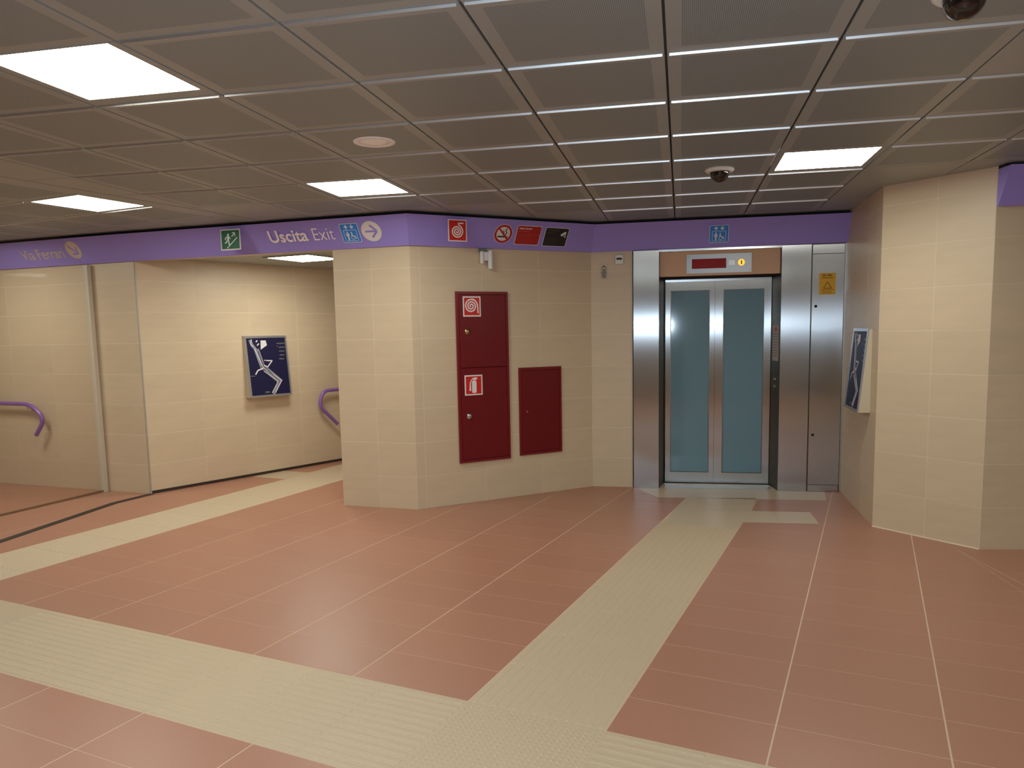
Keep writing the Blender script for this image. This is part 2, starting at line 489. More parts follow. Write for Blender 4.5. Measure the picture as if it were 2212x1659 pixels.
# beige tiles
def ribbed(poly_uv, along, ori, parent, ribs=True, dots=False, name='tactile_tile', m=None):
    """poly_uv = (a0,a1,b0,b1) in the strip's own frame; ribs run along b"""
    a0, a1, b0, b1 = poly_uv; g = 0.0008
    cx, cy = (a0+a1)/2, (b0+b1)/2; hx, hy = (a1-a0)/2-g, (b1-b0)/2-g
    mb = MB(); top = -0.0004 if (ribs or dots) else 0.0
    mb.slab([(-hx, -hy), (hx, -hy), (hx, hy), (-hx, hy)], -0.010, top)
    def lump(x0, x1, y0, y1, t, h):
        mb._add([(x0,y0,top),(x1,y0,top),(x1,y1,top),(x0,y1,top),(x0+t,y0+t,top+h),(x1-t,y0+t,top+h),(x1-t,y1-t,top+h),(x0+t,y1-t,top+h)],
                [(0,1,5,4),(1,2,6,5),(2,3,7,6),(3,0,4,7),(4,5,6,7)])
    if ribs:
        if along == 'b':
            n = int((2*hx)/0.046); p = 2*hx/n
            for i in range(n): lump(-hx+i*p+p*0.22, -hx+(i+1)*p-p*0.22, -hy+0.006, hy-0.006, 0.006, 0.0023)
        else:
            n = int((2*hy)/0.046); p = 2*hy/n
            for i in range(n): lump(-hx+0.006, hx-0.006, -hy+i*p+p*0.22, -hy+(i+1)*p-p*0.22, 0.006, 0.0023)
    if dots:
        n = 24; px_, py_ = 2*hx/n, 2*hy/max(1, int(2*hy/(2*hx/n)))
        for i in range(n):
            for j in range(max(1, int(2*hy/(2*hx/n)))):
                lump(-hx+i*px_+0.006, -hx+(i+1)*px_-0.006, -hy+j*py_+0.006, -hy+(j+1)*py_-0.006, 0.003, 0.0022)
    return mb, (cx, cy)
def place_strip(cells, along, ori, f, cache, ribs=True, dots=False, name='tactile_tile', m=TAC):
    for c4 in cells:
        key = (round(c4[1]-c4[0], 3), round(c4[3]-c4[2], 3), along, ribs, dots)
        cx, cy = (c4[0]+c4[1])/2, (c4[2]+c4[3])/2
        loc = f(cx, cy)
        if key in cache:
            o = bpy.data.objects.new(name, cache[key]); COL.objects.link(o); o.parent = floor
        else:
            mb, _ = ribbed(c4, along, ori, floor, ribs, dots)
            o = mb.build(name, m, floor); cache[key] = o.data
        o.location = (loc[0], loc[1], 0); o.rotation_euler = (0, 0, ori)
cache = {}
vk = lambda k: V0+0.3*k
cells = []; v = vk(-1)
while v + 0.4 < vk(9.9): cells.append((-1.514, -0.902, v, v+0.4)); v += 0.4
vlast = v
place_strip(cells, 'b', TH, fuv, cache)
v0s, v1s = vk(-3.06), vk(-1)
cells = []; u = -1.514
while u > -4.2+0.2:
    cells.append((u-0.4, u, v0s, v1s)); u -= 0.4
uplain = u
place_strip(cells, 'a', TH, fuv, cache)
cells = []; u = -0.902
while u < 4.5: cells.append((u, u+0.4, v0s, v1s)); u += 0.4
place_strip(cells, 'a', TH, fuv, cache)
cr = {}
place_strip([(-1.514, -0.902, v0s, v1s)], 'b', TH, fuv, cr, ribs=False, dots=True)
cells = [(uplain-0.6*(i+1), uplain-0.6*i, v0s, v1s) for i in range(6)]
place_strip(cells, 'a', TH, fuv, {}, ribs=False, name='beige_tile', m=BEI)
cells = []; v = vk(-1)
while v < vk(18): cells.append((-5.785, -5.145, v, v+0.4)); v += 0.4
lc = {}
cells = [c for c in cells if not hidden(fuv(-5.2, c[2]+0.2))]
place_strip(cells, 'b', TH, fuv, lc)
# clipped beige tiles: branch, end of the strip, T-bar, neck, row at the lift
def poly_tiles(poly, f, a0, a1, da, b0, b1, db, name, m, hide=True):
    a = a0
    while a < a1-1e-6:
        b = b0
        while b < b1-1e-6:
            po = rect_cell(f, a, a+da, b, b+db, 0.0014, 0.0014)
            ps = inter([po], grow(poly, -0.0008))
            if hide:
                for q in behind:
                    ps = subtract(ps, q)
                    if not ps: break
            if ps:
                c = centre(ps); mb = MB()
                for p in ps: mb.slab([(q[0]-c[0], q[1]-c[1]) for q in p], -0.010, 0.0)
                mb.build(name, m, floor, (c[0], c[1], 0))
            b += db
        a += da
poly_tiles(BRANCH, fuv, -6.985, -5.785, 0.6, vk(10.95), vk(12.3), 0.405, 'beige_tile', BEI)
COLEND = subtract([floor_quad(-1.514, -0.902, (vlast-V0)/0.3, 11.4)], [TBAR[0], TBAR[1], (TBAR[2][0], TBAR[2][1]+0.8), (TBAR[3][0]-0.1, TBAR[3][1]+0.8), (0.6, 6.15)])
for cp_ in COLEND: poly_tiles(cp_, fuv, -1.514, -0.902, 0.612, vlast, vlast+0.9, 0.4, 'beige_tile', BEI)
tfr = (Vector(TBAR[1])-Vector(TBAR[0])).normalized(); tfn = Vector((-tfr.y, tfr.x))
ft = lambda a, b: (TBAR[0][0]+tfr.x*a+tfn.x*b, TBAR[0][1]+tfr.y*a+tfn.y*b)
lenT = (Vector(TBAR[1])-Vector(TBAR[0])).length
# cut the column end so that it stops at the T-bar
poly_tiles(TBAR, ft, -0.01, lenT+0.1, 0.3, -0.02, 0.42, 0.44, 'beige_tile', BEI)
poly_tiles(NECK, ft, -0.3, 1.5, 0.3, 0.3, 1.3, 0.3, 'beige_tile', BEI)
poly_tiles(LIFTROW, ft, -0.3, 2.1, 0.3, 0.5, 1.7, 0.3, 'beige_tile', BEI, hide=False)

def offset_line(pts, d):
    out = []
    for i in range(len(pts)):
        ns = []
        if i > 0: e = (Vector(pts[i])-Vector(pts[i-1])).normalized(); ns.append(Vector((e.y, -e.x)))
        if i < len(pts)-1: e = (Vector(pts[i+1])-Vector(pts[i])).normalized(); ns.append(Vector((e.y, -e.x)))
        nn = ns[0] if len(ns) == 1 else (ns[0]+ns[1])/(1+ns[0].dot(ns[1]))
        out.append(Vector(pts[i])+nn*d)
    return out
# ---- flat dark strip for the drain slot in the floor on the left, continuing the foot of the passage wall
slot = MB()
pts = offset_line([(-4.26, 4.7), (-4.097, 5.744), (-3.905, 7.05), (-3.738, 7.440)], 0.0)
ra, rb = offset_line(pts, 0.038), offset_line(pts, -0.038)
for k_ in range(3): slot.slab([tuple(ra[k_]), tuple(ra[k_+1]), tuple(rb[k_+1]), tuple(rb[k_])], 0.0003, 0.0030)
t1 = root_obj('trim_1', slot, DARKSTRIP); tag(t1, 'dark flat strip standing for the drain slot in the floor before the glass partition')

# ---- tiled walls
ROWS = [-0.0, 0.294, 0.597, 0.901, 1.206, 1.512, 1.818, 2.123, 2.428, 2.6]
def tiled_wall(name, A, B, joints, ztop, label, z0=0.0, thick=0.12, rows=ROWS, s0=0.0, s1=None, limit=300, holes=()):
    f = frame(A, B); Ln = (Vector(B)-Vector(A)).length if s1 is None else s1
    mb = MB()
    if holes:
        hx0, hx1, hz1 = holes
        mb.box(s0, hx0, 0.007, thick, z0, ztop); mb.box(hx1, Ln, 0.007, thick, z0, ztop); mb.box(hx0, hx1, 0.007, thick, hz1, ztop)
    else: mb.box(s0, Ln, 0.0016, thick, z0, ztop)
    wl = root_obj(name, mb, GROUT, f); tag(wl, label)
    js = [s0] + [j for j in joints if s0 < j < Ln] + [Ln]; zs = [z for z in rows if z0 < z < ztop]; zs = [z0] + zs + [ztop]
    cache_ = {}
    for a, b in zip(js[:-1], js[1:]):
        for c, d in zip(zs[:-1], zs[1:]):
            if d-c < 0.01: continue
            if holes and a > holes[0]-0.01 and b < holes[1]+0.01 and d < holes[2]+0.01: continue
            w_, h_ = b-a-0.0028, d-c-0.0028; key = (round(w_, 3), round(h_, 3))
            if key not in cache_:
                m_ = MB(); m_.cbox(-w_/2, w_/2, 0.0, 0.0068, -h_/2, h_/2, 0.0006); me = m_.mesh('wall_tile', WALL); fixnormals(me); cache_[key] = me
            o = bpy.data.objects.new('wall_tile', cache_[key]); COL.objects.link(o); o.parent = wl
            o.location = ((a+b)/2, random.uniform(0, 0.0006), (c+d)/2)
    return wl, f
def every(a, p, n): return [a+p*i for i in range(n)]
wl_left, f_left = tiled_wall('wall_left', K2, F0, [5.165-0.60*i for i in range(8, -1, -1)], 2.6, 'beige tiled wall behind the glass partition')
wl_pass, f_pass = tiled_wall('wall_passage', F0, G2, every(0.6, 0.596, 7), 2.42, 'beige tiled wall of the passage with the station map')
wl_corner, f_corner = tiled_wall('wall_corner', PA, PB, [0.373], 2.6, 'narrow tiled wall face between passage and hose cabinet')
wl_hose, f_hose = tiled_wall('wall_hydrant', PB, PC, [0.088, 0.680, 1.270], 2.6, 'tiled wall carrying the two red cabinets')
wl_in, f_in = tiled_wall('wall_lift', PC, E1, [], 2.6, 'narrow tiled wall left of the lift', s1=0.40)
wl_up, _ = tiled_wall('wall_lift_upper', PC, E1, [1.0, 1.6, 2.2], 2.6, 'tiled wall strip above the lift', z0=2.312, s0=0.40)
wl_rec, f_rec = tiled_wall('wall_recess', RA, RB, [0.26, 0.86], 2.6, 'short tiled side wall beside the lift')
wl_r, f_r = tiled_wall('wall_right', RB, RD, [0.400], 2.6, 'tiled wall face at the right')
wl_r2, f_r2 = tiled_wall('wall_right_far', RD, RE, every(0.30, 0.6, 7), 2.6, 'tiled wall running out of view at the right')
# unseen sides that close the hall
def plain_wall(name, A, B, ztop, label, thick=0.12):
    f = frame(A, B); mb = MB(); mb.box(0, (Vector(B)-Vector(A)).length, 0.0, thick, 0, ztop); o = root_obj(name, mb, WALL, f); tag(o, label); return o
plain_wall('wall_side_left', (ROOM_X0, ROOM_Y0), K2, 2.6, 'plain wall closing the hall at the left')
plain_wall('wall_back', (ROOM_X1, ROOM_Y0), (ROOM_X0, ROOM_Y0), 2.6, 'plain wall behind the viewpoint')
plain_wall('wall_side_right', RE, (ROOM_X1, ROOM_Y0), 2.6, 'plain wall closing the hall at the right')
plain_wall('wall_passage_inner', (0.08, 9.80), (PA[0]+0.05, PA[1]+0.1), 2.42, 'inner wall of the passage behind the corner')
plain_wall('wall_passage_end', G2, (0.12, 9.80), 2.42, 'end wall of the passage')
# foot of the passage wall: dark strip painting the shade of the gap
mb = MB(); mb.box(0.0, 2.6, -0.004, 0.004, 0.0005, 0.030)
o = root_obj('baseboard_left', mb, DARKSTRIP, f_pass); tag(o, 'dark strip painting the shadow gap along the foot of the passage wall')
# bright corner profile
mb = MB(); mb.box(-0.006, 0.006, -0.006, 0.004, 0.0, 2.33)
o = root_obj('trim_2', mb, ALU, f_pass); tag(o, 'thin bright metal profile on the outer wall corner')
# thin pale sealant at the foot of the right walls
mb = MB(); mb.box(0.0, 0.784, -0.006, 0.0, 0.0, 0.006); o = root_obj('baseboard_right', mb, GROUT, f_r); tag(o, 'pale grout line at the foot of the right wall')

# ---- purple band (leaning outwards towards the top) with a black strip painting the shadow gap above
def extrude_profile(line, prof, name, m):
    rows_ = [[(p.x, p.y, z) for p in offset_line(line, d)] for d, z in prof]
    n = len(line); k = len(prof); vs = [v for rw in rows_ for v in rw]; fs = []
    for i in range(k):
        j = (i+1) % k
        for q in range(n-1): fs.append((i*n+q, i*n+q+1, j*n+q+1, j*n+q))
    fs.append(tuple(i*n for i in range(k))); fs.append(tuple(i*n+n-1 for i in range(k-1, -1, -1)))
    mb = MB(); mb._add(vs, fs); return root_obj(name, mb, m)
KINK = (-3.78, 7.4624)
LINE = [K2, KINK, PB, PC, (E1[0]+0.02, E1[1]-0.005)]
o = extrude_profile(LINE, [(0.004, 2.306), (0.02, 2.306), (0.17, 2.547), (0.004, 2.547)], 'trim_3', PUR); tag(o, 'purple sign band running round the hall above the walls')
o = extrude_profile(LINE, [(0.004, 2.5475), (0.10, 2.5475), (0.10, 2.60), (0.004, 2.60)], 'trim_4', BLACK); tag(o, 'black strip painting the shadow gap between purple band and ceiling')  # solid black box in place of the shaded recess
LINE2 = [(RD[0]-0.0, RD[1]), RE]
o = extrude_profile(LINE2, [(0.004, 2.318), (0.02, 2.318), (0.15, 2.556), (0.004, 2.556)], 'trim_5', PUR); tag(o, 'end of the purple band on the right wall')
o = extrude_profile(LINE2, [(0.004, 2.5565), (0.09, 2.5565), (0.09, 2.60), (0.004, 2.60)], 'trim_6', BLACK); tag(o, 'black strip painting the shadow gap above the right end of the band')  # same black box for the shade over the right end
# header over the passage behind the band
mb = MB(); fh = frame(KINK, PA); mb.box(0.0, (Vector(PA)-Vector(KINK)).length, 0.0, 0.14, 2.312, 2.60)
o = root_obj('trim_7', mb, BEI, fh); tag(o, 'header above the passage opening behind the purple band')
# lower ceiling of the passage
mb = MB(); mb.slab([(-3.72, 7.60), (-1.62, 6.93), (0.2, 9.9), (-0.55, 11.3)], 2.345, 2.40)
o = root_obj('ceiling', mb, CEILM); o.name = 'ceiling_passage'; tag(o, 'lower flat metal ceiling of the passage')

# ---- main ceiling
PH = -0.209712; SCL = 1.0150; CP, CQ = 0.604657*SCL, 0.598094*SCL; COX, COY = -0.059268*SCL, 1.730641*SCL
CU = Vector((math.cos(PH), math.sin(PH))); CV = Vector((-math.sin(PH), math.cos(PH)))
cuv = lambda i, j: (CU.x*(COX+i*CP)+CV.x*(COY+j*CQ), CU.y*(COX+i*CP)+CV.y*(COY+j*CQ))
mb = MB(); mb.slab([(-9, -4.6), (7.6, -4.6), (7.6, 12.4), (-9, 12.4)], 2.602, 2.72)
ceil = root_obj('ceiling', mb, PLENUM); tag(ceil, 'suspended ceiling of square perforated metal tiles')
lb = offset_line(LINE, 0.03)
cbehind = []
for a, b in zip(lb[:-1], lb[1:]): cbehind.append([tuple(a), tuple(b), (b.x, b.y+6), (a.x, a.y+6)])
cbehind += [[RA, RB, (8, RB[1]), (8, RA[1]+5), (RA[0], RA[1]+5)], [RB, RD, (8, RD[1]), (8, RB[1])], [(RD[0], RD[1]), RE, (8, 4.85), (8, RD[1])]]
BU = -4.93     # boundary of the left ceiling field, in floor directions
leftfield = [fuv(-12, -9), fuv(BU, -9), fuv(BU, 9), fuv(-12, 9)]
lamps = []     # polygons kept free for lamps
LC = [(-4, 1), (-4, 5), (1, 5)]
LC_BACK = [(-4, -3), (1, -3), (6, 1), (6, -3)]  # unseen panels continuing the lamp grid, added for their light
def ctile(ps, org, ang, edge_cut=False, wfull=None, hfull=None):
    """one metal tile; full tiles have a plain margin, a perforated field and a hanging lip on the near side"""
    mb = MB()
    if wfull:
        w2, h2 = wfull/2, hfull/2; mg = 0.052; t = 0.010
        o4 = [(-w2,-h2),(w2,-h2),(w2,h2),(-w2,h2)]; i4 = [(-w2+mg,-h2+mg),(w2-mg,-h2+mg),(w2-mg,h2-mg),(-w2+mg,h2-mg)]
        vs = [(p[0], p[1], 0) for p in o4] + [(p[0], p[1], 0) for p in i4] + [(p[0], p[1], t) for p in o4]
        mb._add(vs, [(0,4,5,1),(1,5,6,2),(2,6,7,3),(3,7,4,0),(0,1,9,8),(1,2,10,9),(2,3,11,10),(3,0,8,11),(8,9,10,11)], 0)
        mb._add([(p[0], p[1], 0) for p in i4], [(0,3,2,1)], 1)
        a0, a1 = -w2+0.008, w2-0.008
        mb._add([(a0,-h2,0.0),(a1,-h2,0.0),(a1,-h2+0.0022,-0.0085),(a0,-h2+0.0022,-0.0085),(a0,-h2+0.004,-0.0085),(a1,-h2+0.004,-0.0085),(a1,-h2+0.004,0.0),(a0,-h2+0.004,0.0)], [(0,3,2,1),(3,4,5,2),(4,7,6,5),(0,7,4,3),(1,2,5,6)], 2)
    return mb
cc = {}
def place_ctile(ps, full, org, ang, wf, hf, name='ceiling_tile'):
    if full:
        key = (round(wf, 3), round(hf, 3))
        if key not in cc:
            me = ctile(None, None, 0, wfull=wf, hfull=hf).mesh('ceiling_tile', [CEILM, PERF, LIP]); cc[key] = me
        o = bpy.data.objects.new(name, cc[key]); COL.objects.link(o); o.parent = ceil
        o.location = (org[0], org[1], CZ); o.rotation_euler = (0, 0, ang)
    else:
        mb = MB(); c = org
        for p in ps: mb.slab([((q[0]-c[0])*math.cos(-ang)-(q[1]-c[1])*math.sin(-ang), (q[0]-c[0])*math.sin(-ang)+(q[1]-c[1])*math.cos(-ang)) for q in p], 0.0, 0.010)
        o = mb.build(name, CEILM, ceil, (c[0], c[1], CZ)); o.rotation_euler = (0, 0, ang)
ccells = []
for i in range(-16, 14):
    for j in range(-13, 15):
        if (i, j) in LC or (i, j) in LC_BACK: continue
        gx, gy = 0.0032/CP, 0.003/CQ
        po = [cuv(i+gx, j+gy), cuv(i+1-gx, j+gy), cuv(i+1-gx, j+1-gy), cuv(i+gx, j+1-gy)]
        c = cuv(i+0.5, j+0.5)
        if not (ROOM_X0-0.3 < c[0] < ROOM_X1+0.3 and ROOM_Y0-0.3 < c[1] < 10): continue
        ps = subtract([po], leftfield)
        for q in cbehind:
            if not ps: break
            ps = subtract(ps, q)
        if not ps: continue
        full = len(ps) == 1 and abs(area(ps[0])-area(po)) < 1e-6
        ccells.append((ps, full, c if full else centre(ps), PH, CP-0.010, CQ-0.007, j))
LU0, LV0 = -5.08, 3.607
LL = [(-1, 0), (-5, 0), (-5, -4)]
for i in range(-8, 1):
    for j in range(-14, 12):
        if (i, j) in LL: continue
        u0, v0_ = LU0+i*0.608, LV0+j*0.606
        if u0 > LU0-0.1: continue
        po = rect_cell(fuv, u0, u0+0.608, v0_, v0_+0.606, 0.005, 0.0035)
        c = fuv(u0+0.304, v0_+0.303)
        if not (ROOM_X0-0.3 < c[0] < ROOM_X1+0.3 and ROOM_Y0-0.3 < c[1] < 10): continue
        ps = [po]
        for q in cbehind:
            if not ps: break
            ps = subtract(ps, q)
        if not ps: continue
        full = len(ps) == 1 and abs(area(ps[0])-area(po)) < 1e-6
        ccells.append((ps, full, c if full else centre(ps), TH, 0.598, 0.599, j))
vis = []; rest = []
for cl in ccells:
    f_ = in_view(cl[2][0], cl[2][1], CZ)
    (vis if f_ is not None else rest).append((f_ or 99, cl))
vis.sort(key=lambda t: t[0]); rest = [c for _, c in rest] + [c for _, c in vis[290:]]
for _, cl in vis[:290]: place_ctile(*cl[:6])
mb = MB()
for ps, full, org, ang, wf, hf, j in rest:
    for p in ps: mb.slab(p, CZ, CZ+0.010)
o = mb.build('ceiling_tile', CEILM, ceil); o['kind'] = 'stuff'
# wide plain strip between the two ceiling fields
ps = [[fuv(BU-0.003, -8), fuv(BU-0.003, 8), fuv(LU0+0.003, 8), fuv(LU0+0.003, -8)]]
for q in cbehind+[[(-20, -20), (20, -20), (20, ROOM_Y0), (-20, ROOM_Y0)]]: ps = subtract(ps, q)
mb = MB()
for p in ps: mb.slab(p, CZ-0.002, CZ+0.010)
mb.build('edge_strip', CEILM, ceil)

# ---- lamps in the ceiling
def lamp(org, ang, w_, h_, z, label, group, du=0.0, dv=0.0, lw=0.53, lh=0.515):
    t = bpy.data.objects.new('ceiling_light', None); COL.objects.link(t); t.location = (org[0], org[1], z); t.rotation_euler = (0, 0, ang)
    tag(t, label, 'ceiling light', group)
    mb = MB(); w2, h2 = w_/2, h_/2
    x0, x1, y0, y1 = du-lw/2, du+lw/2, dv-lh/2, dv+lh/2
    mb.box(-w2, w2, -h2, y0, 0, 0.012); mb.box(-w2, w2, y1, h2, 0, 0.012); mb.box(-w2, x0, y0, y1, 0, 0.012); mb.box(x1, w2, y0, y1, 0, 0.012)
    mb.build('frame', CEILM, t)
    mb = MB(); mb.box(x0, x1, y0, y1, 0.001, 0.011); mb.build('diffuser', LAMP, t)
    return t
GL = 'lit ceiling light panels in the hall'
lamp(cuv(-3.5, 1.5), PH, CP-0.01, CQ-0.007, CZ, 'large lit square ceiling light nearest the viewer, top left', GL, 0.0, -0.035)
lamp(cuv(-3.5, 5.5), PH, CP-0.01, CQ-0.007, CZ, 'lit ceiling light above the Uscita Exit lettering', GL, 0.0, -0.035)
lamp(cuv(1.5, 5.5), PH, CP-0.01, CQ-0.007, CZ, 'lit ceiling light on the right, near the lift', GL, 0.0, -0.035)
lamp(fuv(LU0-0.304, LV0+0.303), TH, 0.598, 0.599, CZ, 'lit ceiling light at far left above Via Ferrari lettering', GL, -0.01, 0.0, 0.53, 0.53)
for (i, j) in LC_BACK:
    lamp(cuv(i+0.5, j+0.5), PH, CP-0.01, CQ-0.007, CZ, 'unseen square ceiling light panel added to light the hall', 'ceiling lights outside the view', 0.0, -0.035)
for (i, j) in LL[1:]:
    lamp(fuv(LU0+(i+0.5)*0.608, LV0+(j+0.5)*0.606), TH, 0.598, 0.599, CZ, 'unseen square ceiling light panel added to light the hall', 'ceiling lights outside the view')
t = lamp((-2.17, 7.78), TH, 0.58, 0.58, 2.333, 'lit ceiling light under the lower ceiling inside the passage', GL, 0, 0, 0.52, 0.52)

# ---- ceiling speaker and dome cameras
t = thing('ceiling_speaker', None, -0.755, 4.135, CZ, 'round white ceiling speaker set in a ceiling tile', 'speaker')
mb = MB(); mb.lathe([(0.080, 0.002), (0.084, -0.006), (0.110, -0.004), (0.112, 0.001)], n=40); mb.build('rim', TRIMW, t)
mb = MB(); mb.lathe([(0.0, -0.003), (0.05, -0.0035), (0.082, -0.003), (0.082, 0.004)], n=40); mb.build('grille', SPKG, t)
def dome(x_, y_, label):
    t = thing('dome_camera', None, x_, y_, CZ, label, 'camera', 'dome cameras on the ceiling')
    mb = MB(); mb.lathe([(0.0, 0.0), (0.093, 0.0), (0.093, -0.010), (0.082, -0.020), (0.064, -0.024), (0.060, -0.020)], n=40); mb.build('base', WHITEP, t)
    mb = MB(); pr = [(0.060, -0.018)] + [(0.060*math.cos(a), -0.026-0.060*math.sin(a)) for a in [i*math.pi/2/10 for i in range(11)]]
    mb.lathe(pr, n=32); mb.build('dome', DOME, t)
    return t
dome(1.305, 4.985, 'dark dome camera with white base in front of the lift')
dome(1.385, 2.435, 'dark dome camera cut off by the top edge, upper right')

# ------------------------------------------------------------ signs on the band
b_left = bandframe(PL, PB); b_right = bandframe(PB, PC); b_lift = bandframe(E0, E1); b_k = bandframe(K, F0)
def rrect(x0, x1, z0, z1, rad, n=5):
    out = []
    for cx, cz, a0 in ((x1-rad, z1-rad, 0), (x0+rad, z1-rad, 90), (x0+rad, z0+rad, 180), (x1-rad, z0+rad, 270)):
        for i in range(n+1):
            a = math.radians(a0+90*i/n); out.append((cx+rad*math.cos(a), cz+rad*math.sin(a)))
    return out
def lift_sign(fr, x0, z0, s, label):
    t = thing('lift_sign', fr, x0, 0, z0, label, 'sign', 'blue lift signs on the band')
    MB().prism(rrect(0, s, 0, s, s*0.10), -0.0012, 0.0).build('border', SIGNPALE, t)
    g = s*0.03
    MB().prism(rrect(g, s-g, g, s-g, s*0.08), -0.0020, -0.0012).build('panel', SIGNBLUE, t)
    mb = MB(); y0, y1 = -0.0027, -0.0020; k = s
    def L_(a, b, w_): mb.line([(a[0]*k, a[1]*k), (b[0]*k, b[1]*k)], w_*k, y0, y1)
    # cabin outline
    for a, b in (((.16, .10), (.84, .10)), ((.84, .10), (.84, .66)), ((.84, .66), (.16, .66)), ((.16, .66), (.16, .10))): L_(a, b, .022)
    # arrows
    mb.prism([(.22*k,.80*k),(.34*k,.93*k),(.46*k,.80*k)], y0, y1); mb.prism([(.31*k,.71*k),(.37*k,.71*k),(.37*k,.80*k),(.31*k,.80*k)], y0, y1)
    mb.prism([(.54*k,.84*k),(.66*k,.71*k),(.78*k,.84*k)], y0, y1); mb.prism([(.63*k,.84*k),(.69*k,.84*k),(.69*k,.93*k),(.63*k,.93*k)], y0, y1)
    # standing figure
    mb.disc(.34*k, .55*k, .042*k, y0, y1, 14); mb.prism([(.27*k,.34*k),(.41*k,.34*k),(.43*k,.49*k),(.25*k,.49*k)], y0, y1); mb.box(.30*k, .38*k, y0, y1, .14*k, .36*k)
    # wheelchair figure
    mb.disc(.56*k, .53*k, .038*k, y0, y1, 14); mb.prism([(.52*k,.34*k),(.60*k,.34*k),(.60*k,.48*k),(.53*k,.48*k)], y0, y1)
    mb.line([(.56*k,.35*k),(.70*k,.34*k),(.77*k,.19*k)], .045*k, y0, y1); mb.ring(.585*k, .255*k, .075*k, .105*k, y0, y1, 22)
    mb.build('pictogram', SIGNPALE, t)
    return t
lift_sign(b_left, 3.152, 0.055, 0.176, 'blue lift pictogram sign right of the Exit lettering')
lift_sign(b_lift, 0.718, 0.046, 0.176, 'blue lift pictogram sign on band above the lift')
t = thing('arrow_sign', b_left, 3.443, 0, 0.147, 'white disc with purple arrow pointing right', 'sign')
MB().disc(0, 0, 0.093, -0.0014, 0, 40).build('disc', SIGNWHITE, t)
mb = MB(); mb.line([(-0.060, 0), (0.050, 0)], 0.017, -0.0022, -0.0014); mb.line([(-0.004, 0.056), (0.052, 0)], 0.019, -0.0023, -0.0014); mb.line([(0.052, 0), (-0.004, -0.056)], 0.019, -0.0024, -0.0014)
mb.build('arrow', PUR, t)
t = thing('exit_lettering', b_left, 2.425, 0, 0.093, 'white Uscita Exit lettering on the purple band', 'lettering')
text_mesh('Uscita', 0.0, 0.392, 0.0, 0.116, -0.0010, 'bold_word', LETTER, t, bold=0.022)
text_mesh('Exit', 0.448, 0.657, 0.0, 0.114, -0.0010, 'light_word', LETTER, t, bold=-0.004)
t = thing('street_lettering', b_k, 0.775, 0, 0.083, 'blurred white Via Ferrari lettering at the far left of the band', 'lettering')
text_mesh('Via Ferrari', 0.0, 0.585, 0.0, 0.108, -0.0010, 'word', LETTERW, t, bold=0.010)
t = thing('arrow_sign', b_k, 1.508, 0, 0.158, 'pale disc with diagonal arrow beside Via Ferrari lettering', 'sign')
MB().disc(0, 0, 0.093, -0.0014, 0, 40).build('disc', LETTERW, t)
mb = MB(); mb.line([(-0.042, 0.042), (0.036, -0.036)], 0.018, -0.0022, -0.0014); mb.line([(0.042, 0.030), (0.042, -0.042)], 0.018, -0.0023, -0.0014); mb.line([(0.042, -0.042), (-0.030, -0.042)], 0.018, -0.0024, -0.0014)
mb.build('arrow', PUR, t)

def framed_sign(t, w_, h_, depth, panelm, bw=0.011):
    MB().box(0, w_, 0.0, 0.004, 0, h_).build('plate', SIGNWHITE, t)
    MB().box(w_*0.35, w_*0.65, 0.004, depth, h_*0.55, h_*0.80).build('bracket', PUR, t)
    MB().box(bw, w_-bw, -0.0012, 0.0, bw, h_-bw).build('panel', panelm, t)
def spiral_pts(cx, cz, r0, r1, turns, a0, n=70, sgn=1, sx=1.0):
    out = []
    for i in range(n+1):
        q = i/n; a = a0+sgn*turns*2*math.pi*q; rr = r0+(r1-r0)*q
        out.append((cx+rr*math.cos(a)*sx, cz+rr*math.sin(a)))
    return out
def spiral(mb, pts, w_, y0, y1, mi=0):
    # one continuous ribbon
    n = len(pts); vs = []; fs = []
    for i in range(n):
        a = Vector(pts[max(i-1,0)]); b = Vector(pts[min(i+1,n-1)]); d = (b-a).normalized(); nn = Vector((-d.y, d.x))*w_/2
        p = Vector(pts[i]); vs += [(p.x+nn.x, y0, p.y+nn.y), (p.x-nn.x, y0, p.y-nn.y)]
    for i in range(n-1): fs.append((2*i, 2*i+1, 2*i+3, 2*i+2))
    mb._add(vs, fs, mi)
# green evacuation sign and hose sign stand upright in front of the leaning band
f_pl = frame(PL, PB)
t = thing('evacuation_sign', f_pl, 1.985, -0.19, 2.330, 'green emergency exit sign with figure climbing an escalator', 'sign')
framed_sign(t, 0.208, 0.183, 0.045, SIGNGREEN, 0.010)
mb = MB(); y0, y1 = -0.002, -0.0012; s_ = 0.2
mb.disc(0.082, 0.135, 0.010, y0, y1, 14)
mb.prism([(0.066,0.085),(0.090,0.083),(0.092,0.125),(0.074,0.124)], y0, y1)
mb.line([(0.075,0.120),(0.052,0.106),(0.050,0.090)], 0.009, y0, y1); mb.line([(0.088,0.120),(0.100,0.104),(0.108,0.100)], 0.008, y0-0.0002, y1)
mb.line([(0.072,0.088),(0.060,0.066),(0.044,0.066)], 0.011, y0-0.0003, y1); mb.line([(0.084,0.086),(0.088,0.060),(0.094,0.038)], 0.012, y0-0.0004, y1)
mb.line([(0.066,0.018),(0.176,0.108)], 0.008, y0, y1)
mb.line([(0.118,0.118),(0.150,0.146)], 0.008, y0, y1); mb.line([(0.124,0.150),(0.152,0.150)], 0.008, y0-0.0002, y1); mb.line([(0.152,0.150),(0.152,0.120)], 0.008, y0-0.0003, y1)
mb.build('pictogram', SIGNPALE, t)
t = thing('hose_sign', f_hose, 0.283, -0.20, 2.332, 'red fire hose sign with white spiral standing off the purple band', 'sign')
framed_sign(t, 0.172, 0.184, 0.045, SIGNRED, 0.009)
